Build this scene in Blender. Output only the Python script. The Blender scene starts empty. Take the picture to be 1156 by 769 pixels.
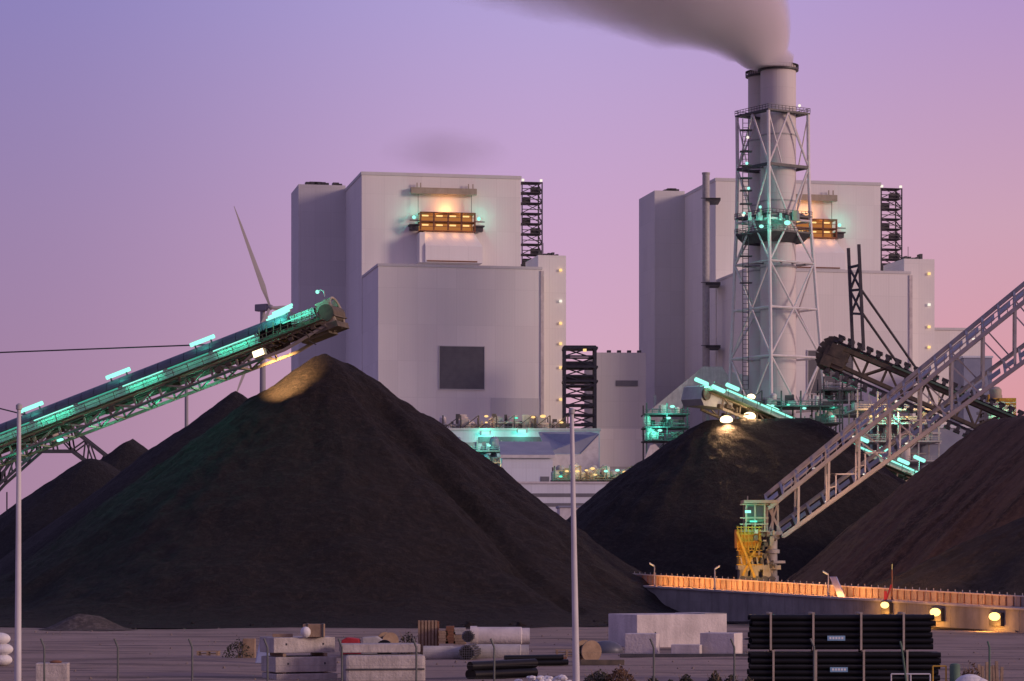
import bpy, bmesh, math, random
from mathutils import Vector, noise
random.seed(7)
C = bpy.context.scene.collection
F, CX, HY, CH = 3000.0, 578.0, 636.0, 4.9      # focal length in photo px, principal x, horizon y, eye height (m)
def P(px, py, Y):                              # photo pixel at depth Y -> world point
    return Vector(((px-CX)/F*Y, Y, CH+(HY-py)/F*Y))
def G(px, Y, z=0.0):
    return Vector(((px-CX)/F*Y, Y, z))
def V(*a): return Vector(a)

# ------------------------------------------------------------------ materials
def new_mat(name):
    m = bpy.data.materials.new(name); m.use_nodes = True
    nt = m.node_tree; nt.nodes.clear()
    out = nt.nodes.new('ShaderNodeOutputMaterial')
    return m, nt, out
def mix_rgb(nt, fac, a, b):
    n = nt.nodes.new('ShaderNodeMix'); n.data_type = 'RGBA'
    if hasattr(fac, 'links'): nt.links.new(fac, n.inputs[0])
    else: n.inputs[0].default_value = fac
    for k, v in ((6, a), (7, b)):
        if hasattr(v, 'links'): nt.links.new(v, n.inputs[k])
        else: n.inputs[k].default_value = (*v, 1)
    return n.outputs[2]
def ramp(nt, fac, lo, hi):
    n = nt.nodes.new('ShaderNodeMapRange'); n.inputs[1].default_value = lo; n.inputs[2].default_value = hi
    nt.links.new(fac, n.inputs[0]); return n.outputs[0]
def noise_tex(nt, vec, scale, detail=4, rough=.6):
    n = nt.nodes.new('ShaderNodeTexNoise'); n.inputs['Scale'].default_value = scale
    n.inputs['Detail'].default_value = detail; n.inputs['Roughness'].default_value = rough
    if vec is not None: nt.links.new(vec, n.inputs['Vector'])
    return n.outputs[0]
def pos(nt, kind='Position'):
    if kind == 'Position': return nt.nodes.new('ShaderNodeNewGeometry').outputs['Position']
    return nt.nodes.new('ShaderNodeTexCoord').outputs[kind]
def mapping(nt, vec, scale=(1,1,1), rot=(0,0,0)):
    n = nt.nodes.new('ShaderNodeMapping'); n.inputs['Scale'].default_value = scale; n.inputs['Rotation'].default_value = rot
    nt.links.new(vec, n.inputs[0]); return n.outputs[0]
def surf(name, c1, c2, scale=.6, rough=.7, metal=0, bump=.0, bscale=6, detail=6, streak=0, spec=.3):
    """two tones mixed by noise, optional vertical dirt streaks, bump"""
    m, nt, out = new_mat(name)
    b = nt.nodes.new('ShaderNodeBsdfPrincipled')
    p = pos(nt)
    f = ramp(nt, noise_tex(nt, p, scale, detail), .32, .68)
    col = mix_rgb(nt, f, c1, c2)
    if streak:
        s = ramp(nt, noise_tex(nt, mapping(nt, p, (1.0, 1.0, .08)), scale*3, 4), .45, .75)
        k = nt.nodes.new('ShaderNodeMath'); k.operation = 'MULTIPLY'; k.inputs[1].default_value = streak
        nt.links.new(s, k.inputs[0])
        col = mix_rgb(nt, k.outputs[0], col, tuple(x*.45 for x in c1))
    nt.links.new(col, b.inputs['Base Color'])
    b.inputs['Roughness'].default_value = rough; b.inputs['Metallic'].default_value = metal
    b.inputs['Specular IOR Level'].default_value = spec
    if bump:
        bn = nt.nodes.new('ShaderNodeBump'); bn.inputs['Strength'].default_value = bump; bn.inputs['Distance'].default_value = .1
        nt.links.new(noise_tex(nt, p, bscale, 6), bn.inputs['Height']); nt.links.new(bn.outputs[0], b.inputs['Normal'])
    nt.links.new(b.outputs[0], out.inputs[0]); return m
def emit(name, col, s):
    m, nt, out = new_mat(name)
    e = nt.nodes.new('ShaderNodeEmission'); e.inputs[0].default_value = (*col, 1); e.inputs[1].default_value = s
    nt.links.new(e.outputs[0], out.inputs[0]); return m
def cladding(name, base, rot, bw=6.0, bh=11.0, var=.06):
    m, nt, out = new_mat(name)
    b = nt.nodes.new('ShaderNodeBsdfPrincipled')
    p = mapping(nt, pos(nt), (1,1,1), (0,0,-rot))
    sx = nt.nodes.new('ShaderNodeSeparateXYZ'); nt.links.new(p, sx.inputs[0])
    ad = nt.nodes.new('ShaderNodeMath'); ad.operation = 'ADD'; nt.links.new(sx.outputs[0], ad.inputs[0]); nt.links.new(sx.outputs[1], ad.inputs[1])
    cb = nt.nodes.new('ShaderNodeCombineXYZ'); nt.links.new(ad.outputs[0], cb.inputs[0]); nt.links.new(sx.outputs[2], cb.inputs[1])
    br = nt.nodes.new('ShaderNodeTexBrick'); nt.links.new(cb.outputs[0], br.inputs['Vector'])
    br.offset = 0; br.inputs['Scale'].default_value = 1; br.inputs['Brick Width'].default_value = bw; br.inputs['Row Height'].default_value = bh
    br.inputs['Mortar Size'].default_value = .1
    br.inputs['Color1'].default_value = (*base, 1); br.inputs['Color2'].default_value = (*[x*(1-var) for x in base], 1)
    br.inputs['Mortar'].default_value = (*[x*.905 for x in base], 1)
    st = ramp(nt, noise_tex(nt, mapping(nt, cb.outputs[0], (1, .06, 1)), .35, 5), .4, .8)
    k = nt.nodes.new('ShaderNodeMath'); k.operation = 'MULTIPLY'; k.inputs[1].default_value = .17; nt.links.new(st, k.inputs[0])
    col = mix_rgb(nt, k.outputs[0], br.outputs[0], tuple(x*.72 for x in base))
    nt.links.new(col, b.inputs['Base Color']); b.inputs['Roughness'].default_value = .62; b.inputs['Specular IOR Level'].default_value = .25
    w = nt.nodes.new('ShaderNodeTexWave'); w.inputs['Scale'].default_value = .35; nt.links.new(cb.outputs[0], w.inputs[0])
    bn = nt.nodes.new('ShaderNodeBump'); bn.inputs['Strength'].default_value = .035; bn.inputs['Distance'].default_value = .2
    nt.links.new(w.outputs[0], bn.inputs['Height']); nt.links.new(bn.outputs[0], b.inputs['Normal'])
    nt.links.new(b.outputs[0], out.inputs[0]); return m
def coal(name, c1, c2, streak):
    m, nt, out = new_mat(name)
    b = nt.nodes.new('ShaderNodeBsdfPrincipled')
    p = pos(nt); uv = pos(nt, 'UV')
    st = noise_tex(nt, mapping(nt, uv, (.75-.4*streak,.03,1)), 1.0, 7, .72)
    big = noise_tex(nt, p, .11, 5, .6)
    fine = noise_tex(nt, p, 1.6, 7, .8)
    a = mix_rgb(nt, ramp(nt, big, .3, .7), c1, c2)
    a = mix_rgb(nt, ramp(nt, st, .62-.16*streak, .66), a, tuple(x*(1-.72*streak) for x in c1))
    a = mix_rgb(nt, ramp(nt, fine, .47, .75), a, tuple(x*(2.4-1.1*streak) for x in c2))
    nt.links.new(a, b.inputs['Base Color']); b.inputs['Roughness'].default_value = .85; b.inputs['Specular IOR Level'].default_value = .25
    bn = nt.nodes.new('ShaderNodeBump'); bn.inputs['Strength'].default_value = 1.0; bn.inputs['Distance'].default_value = .8
    nt.links.new(fine, bn.inputs['Height'])
    b2 = nt.nodes.new('ShaderNodeBump'); b2.inputs['Strength'].default_value = .5*streak+.15; b2.inputs['Distance'].default_value = 1.2
    nt.links.new(st, b2.inputs['Height']); nt.links.new(bn.outputs[0], b2.inputs['Normal']); nt.links.new(b2.outputs[0], b.inputs['Normal'])
    nt.links.new(b.outputs[0], out.inputs[0]); return m

ROT = math.radians(11)
M = {
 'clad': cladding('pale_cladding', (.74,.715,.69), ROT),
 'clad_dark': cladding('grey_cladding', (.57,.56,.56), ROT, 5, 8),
 'clad_low': cladding('low_cladding', (.60,.635,.70), 0, 4, 5),
 'roof_blue': surf('roof_blue', (.20,.22,.30), (.26,.28,.36), .2, .6),
 'louvre': surf('louvre_grey', (.13,.13,.15), (.16,.16,.18), .5, .6),
 'steel_dark': surf('steel_dark', (.05,.05,.06), (.09,.085,.09), 1.5, .55, .3),
 'steel': surf('steel_galv', (.38,.37,.375), (.29,.28,.285), 1.2, .6, 0),
 'steel_white': surf('steel_white_paint', (.58,.56,.57), (.46,.44,.45), .8, .5, 0),
 'steel_pink': surf('steel_pale_paint', (.66,.61,.61), (.56,.52,.52), .8, .5, 0),
 'concrete': surf('concrete', (.46,.43,.41), (.33,.31,.30), .9, .9, 0, .3, 8, 7, .35),
 'concrete_pale': surf('concrete_pale', (.64,.58,.56), (.47,.42,.41), .7, .9, 0, .4, 7, 8, .4),
 'slab': surf('slab_concrete', (.50,.45,.42), (.36,.32,.30), 1.6, .9, 0, .5, 9, 7, .5),
 'wall': surf('wall_concrete', (.30,.28,.27), (.20,.185,.18), .5, .9, 0, .3, 6, 7, .6),
 'flue': cladding('flue_cladding', (.58,.535,.53), 0, 3.0, 5.0, .04),
 'hood': surf('hood_blue_grey', (.075,.08,.11), (.10,.105,.135), .8, .45, .2),
 'panel': surf('gallery_panel', (.42,.44,.42), (.30,.32,.30), .9, .5),
 'beige': surf('beige_paint', (.38,.33,.26), (.28,.235,.18), .35, .6, 0, .1, 8, 6, .4),
 'coaly': surf('coal_dusted_steel', (.07,.06,.05), (.14,.11,.08), 1.6, .8),
 'yellow': surf('yellow_paint', (.55,.33,.04), (.36,.20,.03), 1.4, .6, 0, .1, 8, 6, .5),
 'red': surf('red_tarpaulin', (.45,.04,.05), (.28,.02,.03), 2, .6),
 'rust': surf('rusty_steel', (.23,.10,.05), (.14,.07,.05), 2, .8),
 'wood': surf('weathered_wood', (.34,.24,.16), (.22,.15,.10), 2.5, .8, 0, .3, 12),
 'batten': surf('batten_wood', (.42,.35,.29), (.30,.25,.20), 3, .8),
 'black': surf('black_pipe_plastic', (.006,.006,.008), (.011,.011,.014), 1, .45, spec=.2),
 'white_bag': surf('white_bag', (.70,.68,.68), (.58,.56,.56), 3, .8, 0, .4, 6),
 'blue_sheet': surf('blue_sheet', (.22,.26,.45), (.32,.36,.52), 1, .5),
 'blue_plate': surf('blue_plate', (.16,.30,.45), (.22,.38,.52), 2, .5),
 'plate_white': surf('plate_white', (.7,.72,.74), (.6,.62,.64), 2, .5),
 'green_paint': surf('green_paint', (.10,.17,.12), (.07,.12,.09), 2, .7),
 'fence': surf('fence_steel', (.14,.15,.14), (.09,.10,.09), 2, .6, .2),
 'glass': surf('cabin_glass', (.03,.05,.05), (.05,.07,.07), 1, .1, spec=.6),
 'leaf': surf('dark_leaves', (.03,.035,.025), (.06,.05,.035), 2, .9),
 'leaf_brown': surf('brown_leaves', (.13,.07,.04), (.07,.04,.025), 2, .9),
 'turbine': surf('turbine_grey', (.25,.24,.27), (.22,.21,.24), .1, .6),
 'cyan': emit('cyan_lamp', (.16,1.0,.70), 1.05),
 'cyan_hot': emit('cyan_lamp_bright', (.34,1.0,.80), 1.3),
 'cyan_soft': emit('cyan_strip', (.30,1.0,.80), 1.25),
 'cyan_dim': emit('cyan_strip_dim', (.14,1.0,.72), .45),
 'glow_bay': emit('glow_bay', (1.0,.36,.10), .42),
 'white_lamp': emit('white_lamp', (1.0,.90,.78), 1.1),
 'amber': emit('amber_lamp', (1.0,.62,.24), 1.35),
 'sodium': emit('sodium_lamp', (1.0,.60,.18), 3.2),
 'warm': emit('warm_lamp', (1.0,.78,.45), 3.5),
}

# ------------------------------------------------------------------ mesh builder
class MB:
    def __init__(s): s.v = []; s.f = []; s.uv = None
    def add(s, vs, fs):
        b = len(s.v); s.v += [Vector(v) for v in vs]; s.f += [tuple(b+i for i in f) for f in fs]; return s
    def mbox(s, f, a0,a1,b0,b1,c0,c1):
        return s.add([f(a,b,c) for a in (a0,a1) for b in (b0,b1) for c in (c0,c1)],
                     [(0,1,3,2),(4,6,7,5),(0,4,5,1),(2,3,7,6),(0,2,6,4),(1,5,7,3)])
    def box(s, x0,x1,y0,y1,z0,z1): return s.mbox(lambda a,b,c: V(a,b,c), x0,x1,y0,y1,z0,z1)
    def prism(s, f, pts, c0, c1):
        n = len(pts)
        vs = [f(a,b,c0) for a,b in pts] + [f(a,b,c1) for a,b in pts]
        fs = [tuple(range(n)), tuple(range(2*n-1, n-1, -1))] + [(i,(i+1)%n,(i+1)%n+n,i+n) for i in range(n)]
        return s.add(vs, fs)
    def tube(s, p, q, r, n=6, r2=None, caps=True):
        p, q = Vector(p), Vector(q); d = q-p
        if d.length < 1e-6: return s
        d.normalize(); a = d.cross(V(0,0,1) if abs(d.z) < .95 else V(1,0,0)).normalized(); b = d.cross(a)
        r2 = r if r2 is None else r2
        o = math.pi/4 if n == 4 else 0
        vs = [c + (a*math.cos(o+2*math.pi*i/n)+b*math.sin(o+2*math.pi*i/n))*rr for c, rr in ((p,r),(q,r2)) for i in range(n)]
        fs = [(i,(i+1)%n,(i+1)%n+n,i+n) for i in range(n)]
        if caps: fs += [tuple(range(n-1,-1,-1)), tuple(range(n,2*n))]
        return s.add(vs, fs)
    def bar(s, p, q, w): return s.tube(p, q, w*.7071, 4)
    def path(s, pts, r, n=6):
        for a, b in zip(pts, pts[1:]): s.tube(a, b, r, n)
        return s
    def lathe(s, c, prof, n=24, axis=None):
        ax = axis or (V(1,0,0), V(0,1,0), V(0,0,1))
        b = len(s.v)
        for r, z in prof:
            for i in range(n):
                t = 2*math.pi*i/n
                s.v.append(Vector(c)+ax[0]*(r*math.cos(t))+ax[1]*(r*math.sin(t))+ax[2]*z)
        k = len(prof)
        for j in range(k-1):
            for i in range(n):
                s.f.append((b+j*n+i, b+j*n+(i+1)%n, b+(j+1)*n+(i+1)%n, b+(j+1)*n+i))
        s.f.append(tuple(b+i for i in range(n-1,-1,-1))); s.f.append(tuple(b+(k-1)*n+i for i in range(n)))
        return s
    def ball(s, c, r, n=8, sc=(1,1,1)):
        prof = [(max(.02*r, r*math.sin(math.pi*j/(n-2)))*1.0, -r*math.cos(math.pi*j/(n-2))) for j in range(n-1)]
        b = len(s.v); s.lathe(V(0,0,0), prof, n)
        for i in range(b, len(s.v)):
            v = s.v[i]; s.v[i] = Vector(c)+V(v.x*sc[0], v.y*sc[1], v.z*sc[2])
        return s
    def build(s, name, mat, parent=None, smooth=False, bevel=0):
        off = V(0,0,0); p = parent
        while p is not None: off = off + p.location; p = p.parent
        org = V(0,0,0)
        if parent is None and s.v:
            xs = [v.x for v in s.v]; ys = [v.y for v in s.v]; zs = [v.z for v in s.v]
            org = V((min(xs)+max(xs))/2, (min(ys)+max(ys))/2, min(zs))
        me = bpy.data.meshes.new(name)
        me.from_pydata([v-off-org for v in s.v], [], s.f); me.materials.append(M[mat] if isinstance(mat, str) else mat)
        bm = bmesh.new(); bm.from_mesh(me); bmesh.ops.recalc_face_normals(bm, faces=bm.faces)
        if bevel: bmesh.ops.bevel(bm, geom=list(bm.edges), offset=bevel, segments=2, affect='EDGES', profile=.6)
        bm.to_mesh(me); bm.free()
        if smooth:
            for q in me.polygons: q.use_smooth = True
            me.set_sharp_from_angle(angle=math.radians(40))
        o = bpy.data.objects.new(name, me); C.objects.link(o); o.parent = parent; o.location = org
        return o
def tag(o, label, cat, group=None, kind=None):
    o['label'] = label; o['category'] = cat
    if group: o['group'] = group
    if kind: o['kind'] = kind
    return o
def thing(name, loc, label, cat, group=None):
    o = bpy.data.objects.new(name, None); C.objects.link(o); o.location = loc; o.empty_display_size = .5
    return tag(o, label, cat, group)
def structure(o): o['kind'] = 'structure'; return o
def light(parent, kind, loc, power, col, radius=.2, aim=None, spot=None, blend=.6):
    l = bpy.data.lights.new('lamp_light', kind); l.energy = power; l.color = col; l.shadow_soft_size = radius
    if spot: l.spot_size = math.radians(spot); l.spot_blend = blend
    o = bpy.data.objects.new('lamp_light', l); C.objects.link(o)
    off = V(0,0,0); p = parent
    while p is not None: off = off+p.location; p = p.parent
    o.parent = parent; o.location = Vector(loc)-off
    if aim is not None: o.rotation_euler = (Vector(aim)-Vector(loc)).to_track_quat('-Z','Y').to_euler()
    return o
CY, SO, WA = (.10,1.0,.68), (1.0,.42,.08), (1.0,.70,.36)
def copy_thing(root, loc, label=None):
    def rec(o, par):
        c = o.copy(); C.objects.link(c); c.parent = par
        for ch in list(o.children): rec(ch, c)
        return c
    r = rec(root, None); r.location = loc
    if label: r['label'] = label
    return r
def truss(mb, a0, a1, b0, b1, n, w, verticals=True, cross=False):
    """zigzag lacing between chord a (a0-a1) and chord b (b0-b1)"""
    for i in range(n):
        p, q = a0.lerp(a1, i/n), a0.lerp(a1, (i+1)/n); r, t = b0.lerp(b1, i/n), b0.lerp(b1, (i+1)/n)
        if cross: mb.bar(p, t, w); mb.bar(r, q, w)
        elif i % 2: mb.bar(p, t, w)
        else: mb.bar(r, q, w)
        if verticals: mb.bar(p, r, w)
    if verticals: mb.bar(a1, b1, w)
    return mb
def beam_frame(S, E):
    t = (E-S); L = t.length; t.normalize()
    w = t.cross(V(0,0,1)).normalized()
    if w.y > 0: w = -w                           # w points towards the camera
    u = w.cross(t).normalized()
    if u.z < 0: u = -u
    return (lambda s,a,b: S + t*s + u*a + w*b), L, t, u, w
def flat_frame(x0, y0, rot):
    c, s = math.cos(rot), math.sin(rot)
    return lambda a,b,z: V(x0+a*c-b*s, y0+a*s+b*c, z)

# ------------------------------------------------------------------ ground
def ground():
    m, nt, out = new_mat('yard_ground')
    b = nt.nodes.new('ShaderNodeBsdfPrincipled'); p = pos(nt)
    n1 = ramp(nt, noise_tex(nt, mapping(nt, p, (1,.35,1)), .16, 6), .3, .7)
    n2 = ramp(nt, noise_tex(nt, p, 1.5, 6, .7), .35, .7)
    n3 = ramp(nt, noise_tex(nt, mapping(nt, p, (.05,.5,1), (0,0,.06)), .9, 5), .5, .68)
    a = mix_rgb(nt, n1, (.37,.28,.235), (.235,.175,.145))
    a = mix_rgb(nt, n2, a, (.29,.22,.18))
    a = mix_rgb(nt, n3, a, (.11,.085,.075))
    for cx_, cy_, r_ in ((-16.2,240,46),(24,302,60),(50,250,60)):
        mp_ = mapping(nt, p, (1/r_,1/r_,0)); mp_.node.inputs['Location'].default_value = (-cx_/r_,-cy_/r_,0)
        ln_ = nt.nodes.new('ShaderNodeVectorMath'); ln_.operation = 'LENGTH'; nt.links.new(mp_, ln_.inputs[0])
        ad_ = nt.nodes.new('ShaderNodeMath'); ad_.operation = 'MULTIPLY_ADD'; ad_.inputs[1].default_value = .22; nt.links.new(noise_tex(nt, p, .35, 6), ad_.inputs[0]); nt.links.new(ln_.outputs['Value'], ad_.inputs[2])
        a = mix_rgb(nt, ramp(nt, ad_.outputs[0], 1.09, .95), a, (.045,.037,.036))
    nt.links.new(a, b.inputs['Base Color']); b.inputs['Roughness'].default_value = .95; b.inputs['Specular IOR Level'].default_value = .15
    bn = nt.nodes.new('ShaderNodeBump'); bn.inputs['Strength'].default_value = .7; bn.inputs['Distance'].default_value = .15
    nt.links.new(noise_tex(nt, p, 1.1, 7, .65), bn.inputs['Height']); nt.links.new(bn.outputs[0], b.inputs['Normal'])
    nt.links.new(b.outputs[0], out.inputs[0])
    mb = MB()
    xs = [-9000,-1200,-300] + [-60+i*1.5 for i in range(81)] + [300,1200,9000]
    ys = [-400,-50,30] + [80+i*1.5 for i in range(101)] + [260,400,900,3000,20000]
    for y in ys:
        for x in xs:
            z = 0
            if -60 < x < 60 and 80 < y < 230: z = .16*noise.noise(V(x*.09,y*.16,0)) + .06*noise.noise(V(x*.4,y*.5,3))
            mb.v.append(V(x,y,z))
    n = len(xs)
    mb.f = [(j*n+i, j*n+i+1, (j+1)*n+i+1, (j+1)*n+i) for j in range(len(ys)-1) for i in range(n-1)]
    o = mb.build('ground', m, smooth=True); structure(o)
ground()

# ------------------------------------------------------------------ coal piles
def pile(name, label, A, B, HA, HB, slope, mat, n_arc=120, n_r=70, amp=.35, k=2.2, round_=1.0, cat='coal pile', group='coal piles in the stockyard', seed=0, streak=.3, gullies=()):
    A, B = Vector((A[0],A[1])), Vector((B[0],B[1]))
    d = (B-A); L = d.length
    t = d.normalized() if L > 1e-3 else Vector((1,0)); nrm = Vector((-t.y, t.x))
    ring = []                                     # (base point, outward dir, H)
    m_s = max(1, int(n_arc*.25*min(2.0, L/20))) if L > 1e-3 else 0
    for i in range(n_arc//2+1):
        a = -math.pi/2 + math.pi*i/(n_arc//2); ring.append((B, t*math.cos(a)+nrm*math.sin(a), HB))
    for i in range(1, m_s): ring.append((B.lerp(A, i/m_s), nrm, HB+(HA-HB)*i/m_s))
    for i in range(n_arc//2+1):
        a = math.pi/2 + math.pi*i/(n_arc//2); ring.append((A, t*math.cos(a)+nrm*math.sin(a), HA))
    for i in range(1, m_s): ring.append((A.lerp(B, i/m_s), -nrm, HA+(HB-HA)*i/m_s))
    n = len(ring); Hm = max(HA, HB); Rm = (Hm+2.2*k)/slope
    mb = MB(); uvs = []
    for j in range(n_r+1):
        r = Rm*(j/n_r)**1.0
        for i, (b, o, H) in enumerate(ring):
            x2 = b + o*r
            x = H - (math.sqrt((slope*r)**2+round_**2)-round_)
            h = .5*(x+math.sqrt(x*x+k*k)) - .5*(math.sqrt((2.2*k)**2+k*k)-2.2*k) - .02
            q = V(x2.x, x2.y, seed*7.3)
            w = min(1, r/5+.12)
            dz = amp*w*(noise.fractal(q*.13, 1.0, 2.0, 4)*1.0 + .45*noise.fractal(q*.55, 1.0, 2.0, 3))
            fade = max(0, min(1, h/2.0))
            for ga, gd, gw, r0 in gullies:
                th = math.atan2(o.y, o.x); dl = ((th-ga+math.pi)%(2*math.pi)-math.pi + .05*noise.noise(V(r*.12,ga*9,1)))*r
                dz -= gd*math.exp(-(dl/gw)**2)*max(0,min(1,(r-r0)/3))*(.7+.5*noise.noise(V(r*.3,ga*5,4)))
            dz += streak*min(1, r/14)*(noise.fractal(V(math.cos(i/n*2*math.pi)*Rm*.35, math.sin(i/n*2*math.pi)*Rm*.35, r*.05+seed), 1.0, 2.0, 3))
            mb.v.append(V(x2.x, x2.y, h + dz*fade + (.08*noise.noise(q*2.1)*fade)))
            uvs.append((i/n*2*math.pi*Rm*.6, r))
    for j in range(n_r):
        for i in range(n): mb.f.append((j*n+i, j*n+(i+1)%n, (j+1)*n+(i+1)%n, (j+1)*n+i))
    me_o = None
    org = V((A.x+B.x)/2, (A.y+B.y)/2, 0)
    me = bpy.data.meshes.new(name); me.from_pydata([v-org for v in mb.v], [], mb.f); me.materials.append(mat)
    uvl = me.uv_layers.new(name='UVMap')
    for poly in me.polygons:
        for li in poly.loop_indices: uvl.data[li].uv = uvs[me.loops[li].vertex_index]
        poly.use_smooth = True
    o = bpy.data.objects.new(name, me); C.objects.link(o); o.location = org
    tag(o, label, cat, group); return o
coal_a = coal('coal_black', (.0150,.0110,.0112), (.0280,.0198,.0180), .25)
coal_b = coal('coal_brown', (.115,.066,.046), (.18,.105,.072), .9)
coal_c = coal('coal_far', (.015,.013,.015), (.024,.020,.021), .45)
coal_d = coal('coal_shaded_front', (.030,.021,.018), (.052,.036,.029), .4)  # dark tone that paints in the shaded lower front of the brown pile
grit = coal('grit', (.09,.07,.07), (.13,.11,.10), .1)
ap = P(374, 400, 240)
pile('coal_pile', 'large dark coal pile with a warmly lit peak below the long lit stacker boom', (ap.x-.6,240), (ap.x+.8,241), ap.z+.3, ap.z-.3, .765, coal_a, 220, 130, .5, seed=1, streak=.12, k=3.8, gullies=((math.radians(-52),1.5,.8,3.5),(math.radians(-33),.7,.8,9)))
a = P(266, 441, 300); b = P(284, 452, 308)
pile('coal_pile', 'sharp-crested coal pile just behind the left flank of the largest pile', a.xy, b.xy, a.z+.2, b.z, .745, coal_c, 100, 80, .25, round_=.12, seed=2)
a = P(143, 497, 362)
pile('coal_pile', 'small pointed coal peak farther back under the lit stacker boom', a.xy, (a.x+.4,a.y+3), a.z, a.z+.5, .74, coal_c, 90, 70, .25, k=1.6, round_=.1, seed=3)
a = P(102, 512, 344)
pile('coal_pile', 'low round-topped coal heap in front of the small pointed coal peak', a.xy, (a.x+.4,a.y+2), a.z-.5, a.z-.5, .74, coal_c, 90, 60, .25, k=1.6, round_=.9, seed=4)
a = P(806, 475, 300); b = P(905, 472, 302)
pile('coal_pile', 'flat-crested coal pile behind the wall, under the short floodlit stacker head', a.xy, b.xy, a.z+.3, b.z+.2, .80, coal_a, 140, 80, .45, round_=2.2, seed=5)
a = P(1122, 474, 264); b = P(1330, 440, 238); b.z = a.z+.8
pile('coal_pile', 'brownish streaked coal pile at the right edge below the truss bridge', a.xy, b.xy, a.z+.2, b.z, .86, coal_b, 200, 110, .35, round_=1.2, seed=6, streak=.55)
a = P(1236, 560, 221)  # extra heap added to make the brown pile's lower front look shaded
pile('coal_pile', 'added dark heap standing in for the shaded lower front of the brownish streaked pile', a.xy, (a.x+6,a.y), a.z, a.z, .49, coal_d, 120, 70, .4, round_=1.5, seed=9)
a = G(92, 196)
pile('gravel_heap', 'low brown gravel heap in front of the largest coal pile', a.xy, (a.x+.8,a.y), 1.2, 1.1, .62, grit, 60, 30, .25, k=.4, round_=.5, cat='gravel heap', group='low heaps on the yard', seed=7)
a = G(905, 172)
pile('gravel_heap', 'low black heap behind the stacked black pipes below the grey wall', a.xy, (a.x+1.2,a.y), 1.35, 1.2, .6, coal_a, 60, 30, .25, k=.4, round_=.5, cat='gravel heap', group='low heaps on the yard', seed=8)

# ------------------------------------------------------------------ retaining wall with lamps
def wall_pt(px):                                 # foot of the front wall, its ledge and its parapet top
    t = (px-720)/(1156-720); Y = 231+(194-231)*t
    return Y, CH-(650-HY)/F*231 + ((CH-(674-HY)/F*194)-(CH-(650-HY)/F*231))*t, CH-(662.5-HY)/F*231 + ((CH-(690-HY)/F*194)-(CH-(662.5-HY)/F*231))*t
def wfp(f, s, k): return f(s, 1.60, k)
def build_wall():
    a, b = 690, 1420
    Ya, ta, la = wall_pt(a); Yb, tb, lb = wall_pt(b); tb = max(tb, 1.75); lb = max(lb, .95)
    pa, pb = G(a, Ya), G(b, Yb)
    root = thing('retaining_wall', (pa+pb)/2, 'long two-tier concrete retaining wall holding back the coal piles, lit orange', 'wall')
    d = (pb-pa); L = d.length; d.normalize(); nb = V(-d.y, d.x, 0)
    if nb.y < 0: nb = -nb
    def f(s, back, k):                            # k: 0 ground, 1 ledge, 2 top
        t = s/L; z = {0: -.3, 1: la+(lb-la)*t, 2: ta+(tb-ta)*t}
        lo, hi = int(math.floor(k)), min(2, int(math.floor(k))+1)
        zz = z[lo]+(z[hi]-z[lo])*(k-lo)
        return pa + d*s + nb*back + V(0,0,zz)
    lower = MB(); N = int(L/2.4)
    for i in range(N):
        s0, s1 = L*i/N, L*(i+1)/N
        lower.mbox(lambda a_,b_,c_: f(a_,b_,c_), s0+.012, s1-.012, 0, 1.6, 0, 1)
    lower.build('lower_wall', 'wall', root)
    cop = MB(); cop.mbox(lambda s,bk,z: f(s,bk,1)+V(0,0,z), 0, L, -.12, 1.58, .004, .14); cop.build('ledge', 'concrete', root)
    up = MB(); N = int(L/1.2)
    for i in range(N):
        s0, s1 = L*i/N, L*(i+1)/N
        up.mbox(lambda a_,b_,c_: f(a_,b_,c_), s0+.02, s1-.02, 1.65, 1.95, 1.0, 2)
    up.build('parapet', 'wall', root)
    cap = MB(); cap.mbox(lambda s,bk,z: f(s,bk,2)+V(0,0,z), 0, L, 1.58, 2.05, .004, .1)
    for i in range(int(L/.8)):
        p = f(i*.8+.2, 1.8, 2); cap.bar(p+V(0,0,.1), p+V(0,0,.28), .06)
    cap.build('coping', 'steel', root)
    fin = MB()
    for i in range(int(L/.75)):
        p, q = wfp(f, i*.75+.3, 1), wfp(f, i*.75+.3, 2); fin.bar(p+V(0,0,.15), q, .055)
    fin.build('fin_row', 'rust', root)
    return root, f, L, d, nb, pa
wall, wf, wL, wd, wn, wpa = build_wall()
def wall_s(px):                                   # distance along the wall whose foot projects to px
    lo, hi = 0, wL
    for _ in range(40):
        m = (lo+hi)/2; p = wf(m, 0, 1); q = CX+F*p.x/p.y
        if q < px: lo = m
        else: hi = m
    return lo
lamp_labels = {735: 'short sodium lamp post at the end of the wall, beside the largest coal pile',
    803: 'short sodium lamp post left of the yellow machine leg',
    931: 'short sodium lamp post beside the leaning blue sheet',
    1003: 'short red-braced lamp post on the wall behind the black pipe stack'}
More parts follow.
